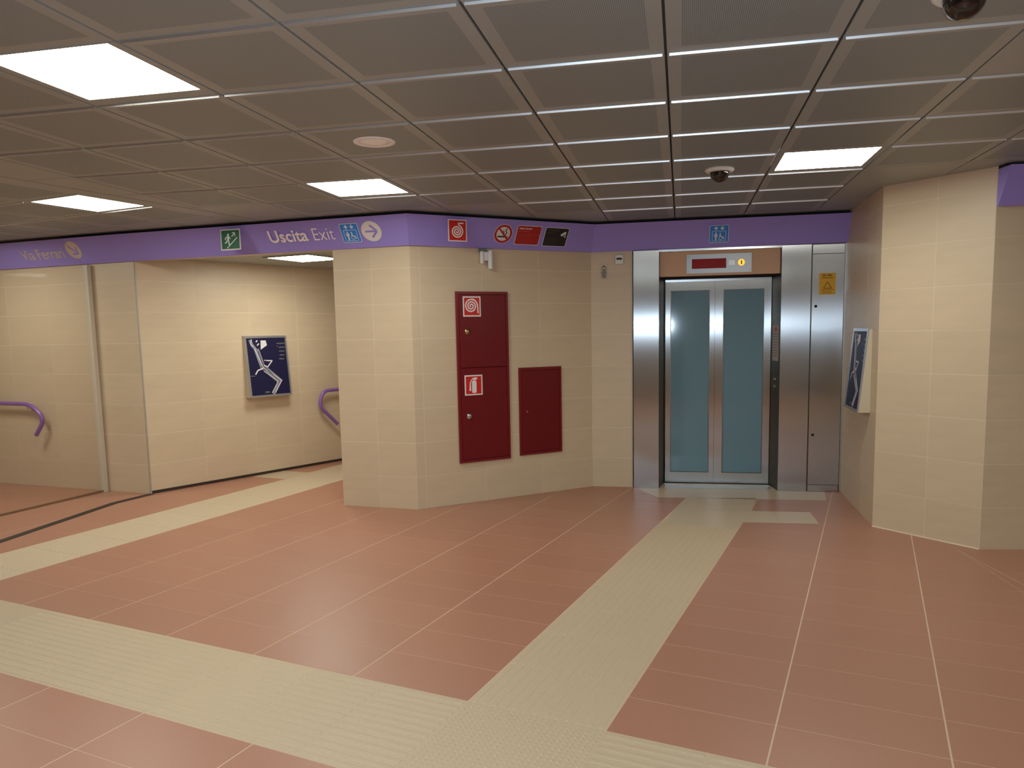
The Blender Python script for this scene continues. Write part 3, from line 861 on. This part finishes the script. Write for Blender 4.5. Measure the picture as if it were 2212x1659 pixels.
mb = MB(); pts = spiral_pts(0.080, 0.084, 0.004, 0.056, 2.75, math.radians(160), 90, 1)
spiral(mb, pts+[(0.092, 0.150), (0.110, 0.153), (0.142, 0.153)], 0.0115, -0.0020, -0.0012)
mb.build('pictogram', SIGNWHITE, t)

t = thing('no_smoking_sign', b_right, 0.857, 0, 0.145, 'round no smoking sign with red ring and slash', 'sign')
MB().disc(0, 0, 0.091, -0.0010, 0, 40).build('disc', SIGNWHITE, t)
MB().ring(0, 0, 0.067, 0.087, -0.0020, -0.0010, 40).build('ring', SIGNDRED, t)
mb = MB(); mb.box(-0.052, 0.042, -0.0016, -0.0010, -0.034, -0.020); mb.box(0.046, 0.052, -0.0016, -0.0010, -0.034, -0.020); mb.build('cigarette', SIGNBLACK, t)
mb = MB(); mb.line([(0.020,-0.010),(0.034,0.012),(0.016,0.032),(0.030,0.052)], 0.013, -0.0015, -0.0010); mb.line([(-0.004,-0.008),(0.006,0.012),(-0.010,0.030)], 0.010, -0.0014, -0.0010); mb.build('smoke', SIGNGREY, t)
MB().line([(-0.054, 0.054), (0.054, -0.054)], 0.015, -0.0022, -0.0010).build('slash', SIGNDRED, t)
t = thing('notice_sign', b_right, 0.985, 0, 0.048, 'red rectangular notice reading Vietato fumare, right of no smoking sign', 'sign')
MB().prism(rrect(0, 0.252, 0, 0.187, 0.012), -0.0010, 0).build('border', SIGNPALE, t)
MB().prism(rrect(0.005, 0.247, 0.005, 0.182, 0.010), -0.0016, -0.0010).build('panel', SIGNDRED, t)
text_mesh('Vietato fumare', 0.018, 0.152, 0.150, 0.168, -0.0022, 'heading', SIGNPALE, t, bold=0.02)
text_mesh('No smoking', 0.018, 0.125, 0.120, 0.140, -0.0022, 'subheading', SIGNPINK, t)
mb = MB()
for i in range(2): mb.box(0.016, (0.236, 0.150)[i], -0.0019, -0.0016, 0.098-i*0.016, 0.102-i*0.016)
for i in range(5): mb.box(0.016, 0.150+0.016*(i % 3), -0.0019, -0.0016, 0.066-i*0.011, 0.068-i*0.011)
mb.build('small_print', mat('print_dim', (188, 70, 62), 0.5), t)['kind'] = 'stuff'
t = thing('notice_sign', b_right, 1.278, 0, 0.044, 'black rectangular notice with white surveillance camera picture', 'sign')
MB().prism(rrect(0, 0.252, 0, 0.187, 0.012), -0.0010, 0).build('border', SIGNPALE, t)
MB().prism(rrect(0.005, 0.247, 0.005, 0.182, 0.010), -0.0016, -0.0010).build('panel', SIGNBLACK, t)
mb = MB(); mb.line([(0.176, 0.112), (0.218, 0.142)], 0.022, -0.0024, -0.0016); mb.line([(0.222, 0.150), (0.224, 0.090)], 0.006, -0.0023, -0.0016); mb.line([(0.200, 0.110), (0.220, 0.104)], 0.006, -0.0022, -0.0016)
mb.build('pictogram', SIGNPALE, t)
text_mesh('Area videosorvegliata', 0.016, 0.150, 0.152, 0.166, -0.0022, 'heading', SIGNGREY, t, bold=0.01)
mb = MB()
for i in range(2): mb.box(0.016, 0.120-0.03*i, -0.0019, -0.0016, 0.136-i*0.014, 0.140-i*0.014)
for i in range(6): mb.box(0.016, 0.150-0.012*(i % 2), -0.0019, -0.0016, 0.084-i*0.012, 0.087-i*0.012)
mb.build('small_print', mat('print_dark', (66, 64, 62), 0.5), t)['kind'] = 'stuff'

# ------------------------------------------------------------ red cabinets on the hydrant wall
def pict_frame(t, x0, z0, w_, h_, y, bw=0.011):
    MB().box(x0, x0+w_, y-0.0012, y, z0, z0+h_).build('sticker', SIGNWHITE, t)
    o = MB().box(x0+bw, x0+w_-bw, y-0.0018, y-0.0012, z0+bw, z0+h_-bw).build('sticker_panel', SIGNRED, t); return o
def lockpart(parent, x, z, y, m=BRASS, rad=0.029):
    mb = MB(); mb.lathe([(0.0, -0.014), (rad*0.6, -0.014), (rad*0.68, -0.011), (rad*0.95, -0.008), (rad, 0.0)], axis='y', n=28, c=(x, y, z)); mb.box(x-0.002, x+0.002, y-0.0148, y-0.0138, z-0.006, z+0.006)
    return mb.build('lock', m, parent)
t = thing('hose_cabinet', f_hose, 0.412, -0.001, 0.378, 'tall dark red fire cabinet with hose and extinguisher stickers', 'cabinet')
W_, H_ = 0.516, 1.543
mb = MB(); mb.box(0, W_, -0.020, 0.0, 0, 0.024); mb.box(0, W_, -0.020, 0.0, H_-0.024, H_); mb.box(0, 0.024, -0.020, 0.0, 0.024, H_-0.024); mb.box(W_-0.024, W_, -0.020, 0.0, 0.024, H_-0.024); mb.box(0.024, W_-0.024, -0.010, 0.0, 0.024, H_-0.024)
mb.build('frame', REDE, t)
zm = 0.862
for z0, z1 in ((0.027, zm-0.002), (zm+0.002, H_-0.027)):
    d = MB().cbox(0.027, W_-0.027, -0.026, -0.0105, z0, z1, 0.004).build('door', REDP, t)
    if z0 > 0.5:
        lockpart(d, 0.100, 1.187, -0.026)
        sp = MB().box(0.063, 0.237, -0.0274, -0.0262, 1.320, 1.500).build('hose_sticker', SIGNWHITE, t); sp['label'] = 'red and white fire hose sticker'
        MB().box(0.075, 0.225, -0.0282, -0.0274, 1.332, 1.488).build('panel', SIGNRED, sp)
        mb = MB(); pts = spiral_pts(0.146, 1.414, 0.006, 0.066, 2.7, math.radians(200), 90, -1)
        # ends on the right going down
        ang = math.atan2(pts[-1][1]-1.414, pts[-1][0]-0.146)
        pts = spiral_pts(0.142, 1.414, 0.004, 0.064, 2.75, math.radians(270), 90, -1)
        spiral(mb, [p for p in pts]+[], 0.0125, -0.0290, -0.0282)
        spiral(mb, [(0.142+0.064*math.cos(a), 1.414+0.064*math.sin(a)) for a in [math.radians(q) for q in range(90, 20, -10)]] and [(0.142+0.062*math.cos(math.radians(q))*1.0, 1.414+0.062*math.sin(math.radians(q))) for q in range(80, 5, -10)]+[(0.207, 1.40), (0.209, 1.35)], 0.0125, -0.0291, -0.0282)
        mb.build('pictogram', SIGNWHITE, sp)
    else:
        lockpart(d, 0.099, 0.425, -0.026, CHROME)
        sp = MB().box(0.060, 0.236, -0.0274, -0.0262, 0.614, 0.797).build('extinguisher_sticker', SIGNWHITE, t); sp['label'] = 'red and white fire extinguisher sticker'
        MB().box(0.072, 0.224, -0.0282, -0.0274, 0.626, 0.785).build('panel', SIGNRED, sp)
        mb = MB(); mb.prism(rrect(0.131, 0.176, 0.634, 0.748, 0.014), -0.0288, -0.0282)
        mb.prism([(0.143,0.752),(0.168,0.752),(0.186,0.760),(0.184,0.772),(0.160,0.776),(0.143,0.766)], -0.0288, -0.0282)
        mb.line([(0.146,0.770),(0.126,0.752),(0.115,0.725),(0.113,0.655)], [0.007, 0.008, 0.010, 0.017], -0.0289, -0.0282)
        mb.build('pictogram', SIGNWHITE, sp)
t = thing('small_cabinet', f_hose, 1.032, -0.001, 0.391, 'smaller plain dark red wall cabinet right of the tall one', 'cabinet')
W_, H_ = 0.460, 0.829
mb = MB(); mb.box(0, W_, -0.016, 0.0, 0, 0.024); mb.box(0, W_, -0.016, 0.0, H_-0.024, H_); mb.box(0, 0.024, -0.016, 0.0, 0.024, H_-0.024); mb.box(W_-0.024, W_, -0.016, 0.0, 0.024, H_-0.024); mb.box(0.024, W_-0.024, -0.008, 0.0, 0.024, H_-0.024)
mb.build('frame', REDE, t)
d = MB().cbox(0.027, W_-0.027, -0.021, -0.0085, 0.027, H_-0.027, 0.004).build('door', REDP, t)
mb = MB(); mb.lathe([(0.0, -0.006), (0.008, -0.006), (0.010, 0.0)], axis='y', n=20, c=(0.077, -0.021, 0.412)); mb.build('lock', mat('lock_red', (190, 70, 64), 0.4), d)

# ---- white detector on bracket above the hose cabinet
t = thing('wall_detector', f_hose, 0.655, -0.001, 2.12, 'white two-part detector bracket under the band above hose cabinet', 'detector')
MB().box(0.0, 0.075, -0.012, 0.0, 0.150, 0.184).build('plate', GREYP, t)
mb = MB(); mb.tube([(0.018, -0.030, 0.050), (0.018, -0.030, 0.155)], 0.018, 16); mb.build('small_tube', WHITEP, t)
MB().box(0.018, 0.095, -0.040, -0.020, 0.075, 0.150).build('bracket', WHITEP, t)
mb = MB(); mb.tube([(0.100, -0.032, 0.002), (0.100, -0.032, 0.164)], 0.023, 18); mb.build('large_tube', WHITEP, t)
# ---- key switch and small lens fixture left of the lift
f_sw = frame(PC, E0)
t = thing('key_switch', f_sw, 0.238, -0.001, 2.186, 'small white switch plate with dark display beside the lift', 'switch')
MB().cbox(0, 0.077, -0.010, 0.0, 0, 0.084, 0.003).build('plate', WHITEP, t)
MB().box(0.012, 0.065, -0.0112, -0.010, 0.038, 0.058).build('display', mat('dark_display', (60, 30, 28), 0.3), t)
t = thing('lens_fixture', f_sw, 0.128, -0.001, 2.10, 'small grey wall fixture with two metal lenses left of the lift', 'fixture')
mb = MB(); mb.prism([(-0.014, -0.045), (0.014, -0.045), (0.016, 0.0), (0.026, 0.006), (0.014, 0.014), (0.015, 0.060), (-0.015, 0.060), (-0.014, 0.014), (-0.026, 0.006), (-0.016, 0.0)], -0.014, 0.0); mb.build('body', GREYP, t)
for z_, r_ in ((0.055, 0.020), (-0.036, 0.014)):
    mb = MB(); mb.lathe([(0.0, -0.026), (r_*0.5, -0.025), (r_*0.9, -0.018), (r_, -0.012), (r_, -0.002)], axis='y', n=22, c=(0, 0, z_)); mb.build('lens', CHROME, t)

# ------------------------------------------------------------ lift
f_lift = Fr((E0[0], E0[1], 0), (LUv.x, LUv.y, 0))
t = thing('elevator', f_lift, 0.0, 0.0, 0.0, 'brushed steel lift entrance with two glass door leaves', 'elevator')
def jamb(x0, x1, xi0, xi1, name='jamb'):
    mb = MB(); mb.prism([(x0, 0.0), (x1, 0.0), (x1, 2.303), (x0, 2.303)], -0.020, 0.0)
    return mb
MB().box(0.019, 0.260, -0.020, 0.10, 0.001, 2.300).build('jamb', STEEL, t)
MB().box(1.376, 1.636, -0.020, 0.10, 0.001, 2.300).build('jamb', STEEL, t)
# splayed reveals
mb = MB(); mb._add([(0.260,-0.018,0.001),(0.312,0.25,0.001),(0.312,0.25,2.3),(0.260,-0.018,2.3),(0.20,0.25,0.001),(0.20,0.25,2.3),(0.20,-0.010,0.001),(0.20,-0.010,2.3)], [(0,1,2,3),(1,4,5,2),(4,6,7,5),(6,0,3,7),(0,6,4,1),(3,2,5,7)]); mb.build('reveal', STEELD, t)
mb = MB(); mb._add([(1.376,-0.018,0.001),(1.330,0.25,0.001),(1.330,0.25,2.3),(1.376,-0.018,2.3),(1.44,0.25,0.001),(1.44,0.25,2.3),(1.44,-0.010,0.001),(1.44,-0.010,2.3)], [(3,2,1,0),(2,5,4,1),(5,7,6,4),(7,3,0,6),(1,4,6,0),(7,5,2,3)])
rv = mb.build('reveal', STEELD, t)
# instruction label and call buttons on the right reveal
rm = Vector((1.376-1.330, -0.268, 0)); rl = rm.length
ru = Vector((-0.046, 0.268, 0)).normalized()
def on_reveal(a, z, d=0.0015):
    base = Vector((1.376, -0.018, z)); nrm = Vector((-ru.y, ru.x, 0)); return base + ru*a + nrm*d
def reveal_box(a0, a1, z0, z1, d0, d1, name, m):
    vs = [on_reveal(a, z, d) for d in (d0, d1) for a, z in ((a0, z0), (a1, z0), (a1, z1), (a0, z1))]
    mb = MB(); mb._add(vs, [(0,1,2,3),(7,6,5,4),(0,4,5,1),(1,5,6,2),(2,6,7,3),(3,7,4,0)]); return mb.build(name, m, t)
lb_ = reveal_box(0.05, 0.22, 1.235, 1.570, 0.0005, 0.002, 'instruction_label', mat('paper_label', (196, 176, 168), 0.6)); lb_['label'] = 'pale instruction label with red mark'
reveal_box(0.10, 0.16, 1.515, 1.555, 0.0022, 0.003, 'label_mark', SIGNDRED)
mb = MB()
for i in range(9): 
    z_ = 1.485-i*0.026
    vs = [on_reveal(a, z, 0.003) for a, z in ((0.07, z_), (0.20, z_), (0.20, z_+0.006), (0.07, z_+0.006))]; mb._add(vs, [(0,1,2,3)])
mb.build('label_print', SIGNGREY, t)
reveal_box(0.07, 0.20, 0.86, 1.16, 0.0005, 0.004, 'button_plate', STEELD)
for z_ in (1.06, 0.99):
    c_ = on_reveal(0.135, z_, 0.004); mb = MB(); mb.tube([c_, c_+Vector((-0.006, -0.001, 0))], 0.016, 16); mb.build('call_button', CHROME, t)
# header
MB().box(0.260, 1.376, -0.012, 0.03, 2.284, 2.303).build('header_strip', STEELB, t)
mb = MB(); mb.prism([(0.260, 2.284), (1.376, 2.284), (1.3685, 2.052), (0.268, 2.052)], 0.028, 0.10); mb.build('header_panel', TANP, t)
mb = MB(); mb.box(0.270, 1.366, 0.10, 0.26, 2.040, 2.060); mb.build('soffit', BLACK, t)
dp = MB().box(0.518, 1.112, 0.022, 0.0278, 2.073, 2.250).build('display_panel', DISPM, t)
MB().box(0.567, 0.882, 0.0205, 0.0215, 2.117, 2.207).build('red_screen', SCREEN, dp)
mb = MB(); mb.disc(1.020, 2.164, 0.030, 0.0195, 0.0215, 28); mb.build('amber_lamp', AMBER, dp)
MB().box(1.014, 1.026, 0.0185, 0.0194, 2.145, 2.182).build('lamp_glyph', AMBERD, dp)
MB().box(0.905, 0.960, 0.0208, 0.0215, 2.142, 2.186).build('speaker_grille', ALU, dp)
for x_, z_ in ((0.535, 2.233), (0.535, 2.090), (1.095, 2.233), (1.095, 2.090)): MB().disc(x_, z_, 0.004, 0.0212, 0.0216, 10).build('screw', SIGNGREY, dp)
# door leaves
def leaf(x0, x1, gx0, gx1, gz0=0.116, gz1=1.930):
    yf, yb = 0.250, 0.280
    mb = MB(); mb.box(x0, gx0, yf, yb, 0.012, 2.022); mb.box(gx1, x1, yf, yb, 0.012, 2.022); mb.box(gx0, gx1, yf, yb, gz1, 2.022); mb.box(gx0, gx1, yf, yb, 0.012, gz0)
    d = mb.build('door_leaf', STEEL, t)
    mb = MB(); mb.box(gx0, gx1, yf+0.006, yf+0.014, gz0, gz1); mb.build('glass_pane', GLASS, d)
    mb = MB(); mb.box(gx0, gx1, yf-0.002, yf+0.004, gz1-0.006, gz1); mb.box(gx0, gx1, yf-0.002, yf+0.004, gz0, gz0+0.006); mb.box(gx0, gx0+0.006, yf-0.002, yf+0.004, gz0, gz1); mb.box(gx1-0.006, gx1, yf-0.002, yf+0.004, gz0, gz1)
    mb.build('glass_bead', STEELD, d)
    return d
leaf(0.322, 0.7965, 0.371, 0.749); leaf(0.7985, 1.326, 0.876, 1.260)
MB().box(0.322, 1.326, 0.244, 0.252, 2.012, 2.034).build('door_track', STEELB, t)
mb = MB(); mb.box(0.312, 1.330, 0.02, 0.245, -0.001, 0.004); mb.box(0.312, 1.330, 0.150, 0.156, 0.004, 0.007); mb.box(0.312, 1.330, 0.200, 0.206, 0.004, 0.007); mb.build('sill', ALU, t)
# car behind the glass
mb = MB(); mb.box(0.20, 1.45, 1.75, 1.80, 0.0, 2.2); mb.box(0.18, 0.20, 0.32, 1.80, 0, 2.2); mb.box(1.45, 1.47, 0.32, 1.80, 0, 2.2); mb.box(0.2, 1.45, 0.32, 1.8, 2.2, 2.22); mb.box(0.2, 1.45, 0.32, 1.8, -0.02, 0.0)
mb.build('car', SHAFT, t)

t = thing('control_cabinet', f_lift, 1.640, 0.0, 0.0, 'narrow brushed steel control cabinet right of the lift', 'cabinet')
MB().box(0.003, 0.300, -0.006, 0.08, 0.001, 2.303).build('body', STEELD, t)
MB().box(0.008, 0.282, -0.014, -0.0065, 0.068, 2.209).build('door_panel', STEEL, t)
MB().box(0.008, 0.282, -0.014, -0.0065, 2.215, 2.296).build('top_panel', STEEL, t)
MB().box(0.008, 0.276, -0.014, -0.0065, 0.004, 0.062).build('plinth_panel', STEEL, t)
MB().box(0.288, 0.302, -0.018, 0.02, 0.001, 2.303).build('edge_profile', STEELB, t)
for z_ in (1.738, 0.541):
    mb = MB(); mb.lathe([(0.0, -0.018), (0.011, -0.018), (0.013, -0.0145)], axis='y', n=20, c=(0.043, 0, z_)); mb.build('keyhole', BLACK, t)
yl = MB().prism(rrect(0.067, 0.211, 1.843, 2.038, 0.008), -0.0155, -0.0145).build('warning_label', YEL, t); yl['label'] = 'yellow warning label with triangle'
mb = MB(); y0, y1 = -0.0162, -0.0156
for a, b in (((0.105, 1.900), (0.175, 1.900)), ((0.175, 1.900), (0.140, 1.958)), ((0.140, 1.958), (0.105, 1.900))): mb.line([a, b], 0.007, y0, y1)
mb.box(0.096, 0.124, y0, y1, 2.010, 2.024); mb.box(0.136, 0.178, y0, y1, 2.010, 2.024); mb.box(0.090, 0.188, y0, y1, 1.990, 1.997); mb.box(0.084, 0.194, y0, y1, 1.886, 1.890)
for i in range(3): mb.box(0.092, 0.186-0.01*i, y0, y1, 1.856+i*0.010, 1.859+i*0.010)
mb.build('print', YELD, yl)

# ------------------------------------------------------------ map boards (lectern-like boxes, deeper at the bottom)
def board(fr, x0, z0, w_, h_, d0, d1, label, tilt=True, dull=False):
    t = thing('map_board', fr, x0, -0.001, z0, label, 'map board', 'slanted station map boards')
    mb = MB(); mb._add([(0,0,0),(w_,0,0),(w_,0,h_),(0,0,h_),(0,-d1,0),(w_,-d1,0),(w_,-d0,h_),(0,-d0,h_)], [(0,3,2,1),(4,5,6,7),(0,1,5,4),(1,2,6,5),(2,3,7,6),(3,0,4,7)])
    mb.build('case', BOXW, t)
    MB().box(-0.004, w_+0.004, -d0-0.012, 0.0, h_+0.001, h_+0.007).build('top_lip', ALU, t)
    f = Vector((0, -(d0-d1), h_)).normalized()   # up the slope in local y,z
    L_ = math.hypot(d1-d0, h_)
    fr2 = bpy.data.objects.new('face', None)
    nn = Vector((0, -f.z, f.y))
    def P(a, b, c): v = Vector((a, -d1, 0)) + f*b + nn*c; return (v.x, v.y, v.z)
    def slabface(pts, c0, c1, name, m, par):
        mb = MB(); n = len(pts); ar = sum(pts[i][0]*pts[(i+1)%n][1]-pts[(i+1)%n][0]*pts[i][1] for i in range(n))
        if ar < 0: pts = pts[::-1]
        mb._add([P(a, b, c1) for a, b in pts]+[P(a, b, c0) for a, b in pts], [tuple(range(n)), tuple(range(2*n-1, n-1, -1))]+[((i+1)%n, i, n+i, n+(i+1)%n) for i in range(n)]); return mb.build(name, m, par)
    def strips(polys, c0, c1, name, m, par):
        mb = MB()
        for pts in polys:
            n = len(pts); ar = sum(pts[i][0]*pts[(i+1)%n][1]-pts[(i+1)%n][0]*pts[i][1] for i in range(n))
            if ar < 0: pts = pts[::-1]
            mb._add([P(a, b, c1) for a, b in pts]+[P(a, b, c0) for a, b in pts], [tuple(range(n)), tuple(range(2*n-1, n-1, -1))]+[((i+1)%n, i, n+i, n+(i+1)%n) for i in range(n)])
        return mb.build(name, m, par)
    fw_ = 0.020
    strips([[(0,0),(w_,0),(w_,fw_),(0,fw_)], [(0,L_-fw_),(w_,L_-fw_),(w_,L_),(0,L_)], [(0,fw_),(fw_,fw_),(fw_,L_-fw_),(0,L_-fw_)], [(w_-fw_,fw_),(w_,fw_),(w_,L_-fw_),(w_-fw_,L_-fw_)]], 0.0, 0.012, 'frame', BFRAME, t)
    sheet = slabface([(fw_,fw_),(w_-fw_,fw_),(w_-fw_,L_-fw_),(fw_,L_-fw_)], 0.0005, 0.004, 'map_sheet', NAVY, t)
    def ln(pts, wd):
        out = []
        for a, b in zip(pts[:-1], pts[1:]):
            A_, B_ = Vector(a), Vector(b); d = (B_-A_).normalized(); nn2 = Vector((-d.y, d.x))*wd/2; e = d*wd*0.3
            out.append([tuple(A_-e+nn2), tuple(B_+e+nn2), tuple(B_+e-nn2), tuple(A_-e-nn2)])
        return out
    S = lambda q: (w_*q[0], L_*q[1])
    main = [S(q) for q in ((.14,.93),(.17,.86),(.27,.76),(.36,.50),(.42,.46),(.74,.24),(.56,.05))]
    strips(ln(main[:3], .036)+ln(main[2:5], .062)+ln(main[4:6], .062)+ln(main[5:], .040), 0.004, 0.0050, 'map_route', MAPG, sheet)
    strips(ln([S((.22,.80)), S((.37,.49)), S((.45,.44)), S((.78,.25)), S((.60,.06))], .008)+ln([S((.17,.95)), S((.14,.88)), S((.19,.83))], .008)+ln([S((.40,.52)), S((.48,.49)), S((.60,.59)), S((.42,.60))], .012)+ln([S((.18,.38)), S((.24,.44)), S((.36,.47))], .014)+ln([S((.38,.42)), S((.70,.25)), S((.52,.06))], .006)
           +[[S(q) for q in ((.36,.78),(.38,.93),(.50,.93),(.52,.85))]]+[[S(q) for q in ((.26,.92),(.30,.94),(.31,.92),(.27,.90))]]+[[S(q) for q in ((.28,.86),(.33,.89),(.34,.87),(.29,.84))]], 0.0050, 0.0058, 'map_outline', MAPW, sheet)
    strips(ln([S((.29,.75)), S((.38,.50)), S((.44,.46)), S((.72,.25))], .009), 0.0050, 0.0062, 'map_centre_line', MAPD, sheet)
    for tri in (((.41,.59),(.46,.61),(.46,.585)), ((.74,.82),(.78,.84),(.78,.82))): strips([[S(q) for q in tri]], 0.0050, 0.0066, 'map_marker', AMBERD, sheet)
    leg = []
    for i, (a, b) in enumerate(((.76,.96),(.80,.94),(.80,.93),(.80,.92),(.78,.90))):
        z_ = .885-.065*i; leg.append([S((a, z_)), S((b, z_)), S((b, z_-.020)), S((a, z_-.020))])
    leg.append([S((.05,.975)), S((.42,.975)), S((.42,.965)), S((.05,.965))]); leg.append([S((.06,.36)), S((.16,.36)), S((.16,.345)), S((.06,.345))]); leg.append([S((.36,.09)), S((.46,.09)), S((.46,.06)), S((.36,.06))])
    strips(leg, 0.0040, 0.0048, 'map_legend', SIGNGREY, sheet)['kind'] = 'stuff'
    return t
board(f_pass, 1.095, 0.885, 0.522, 0.672, 0.022, 0.092, 'dark blue station map board on the passage wall')
board(f_rec, 0.565, 0.868, 0.522, 0.660, 0.022, 0.085, 'dark station map board seen edge-on beside the lift')

# ------------------------------------------------------------ handrails
def rail(fr, path, label, brackets):
    t = thing('handrail', fr, path[0][0], path[0][1], path[0][2], label, 'handrail', 'purple handrails')
    o0 = Vector(path[0]); P = [Vector(p)-o0 for p in path]
    pts = [P[0]]
    for i in range(1, len(P)-1):
        a = (P[i-1]-P[i]); b = (P[i+1]-P[i]); rr = min(0.10, a.length*0.45, b.length*0.45)
        p0 = P[i]+a.normalized()*rr; p2 = P[i]+b.normalized()*rr
        for k in range(9):
            q = k/8; pts.append(p0*(1-q)**2+P[i]*2*q*(1-q)+p2*q*q)
    pts.append(P[-1])
    mb = MB(); mb.tube(pts, 0.0215, 16); mb.build('rail', RAILP, t)
    for bx_ in brackets:
        c = Vector(bx_)-o0; mb = MB(); mb.tube([c+Vector((0,0,-0.015)), c+Vector((0,0.004,-0.045)), Vector((c.x, -o0.y-0.003, c.z-0.055))], 0.007, 10)
        mb.lathe([(0.0,-0.006),(0.026,-0.006),(0.026,0.0)], axis='y', n=20, c=(c.x, -o0.y-0.001, c.z-0.055)); mb.build('bracket', STEELB, t)
    return t
Lk = (Vector(F0)-Vector(K2)).length
# left rail (on the wall behind the glass)
rail(f_left, [(1.0, -0.07, 0.905), (Lk-1.50, -0.07, 0.892), (Lk-1.30, -0.075, 0.745), (Lk-1.44, -0.08, 0.565)], 'purple handrail end seen through glass at the far left', [(Lk-1.55, -0.07, 0.892), (Lk-2.6, -0.07, 0.90)])
rail(f_pass, [(4.2, -0.07, 0.89), (2.06, -0.07, 0.895), (1.995, -0.07, 0.72), (2.25, -0.07, 0.475)], 'purple handrail end beside the pillar in the passage', [(2.7, -0.07, 0.893)])

# ------------------------------------------------------------ glass partition at the left
gA = Vector((-4.297, 7.652)); gB = Vector((-4.689, 6.605)); gd = (gB-gA).normalized()
gEnd = gA + gd*3.2
f_g = Fr((gEnd.x, gEnd.y, 0), (-gd.x, -gd.y, 0))
Lg = 3.2
t = thing('glass_partition', f_g, 0.0, 0.0, 0.0, 'frameless glass partition with metal post standing before the left wall', 'partition')
mb = MB(); mb.prism([(0.0, 0.018), (Lg-0.045, 0.018), (Lg-0.045, 2.29), (Lg-0.30, 2.56), (0.0, 2.56)], -0.005, 0.005); mb.build('glass_pane', CLEAR, t)
MB().box(Lg-0.055, Lg-0.012, -0.030, 0.030, 0.0, 2.295).build('post', ALUW, t)
MB().box(0.0, Lg-0.055, -0.012, 0.012, 0.0, 0.017).build('bottom_rail', RAILB, t)
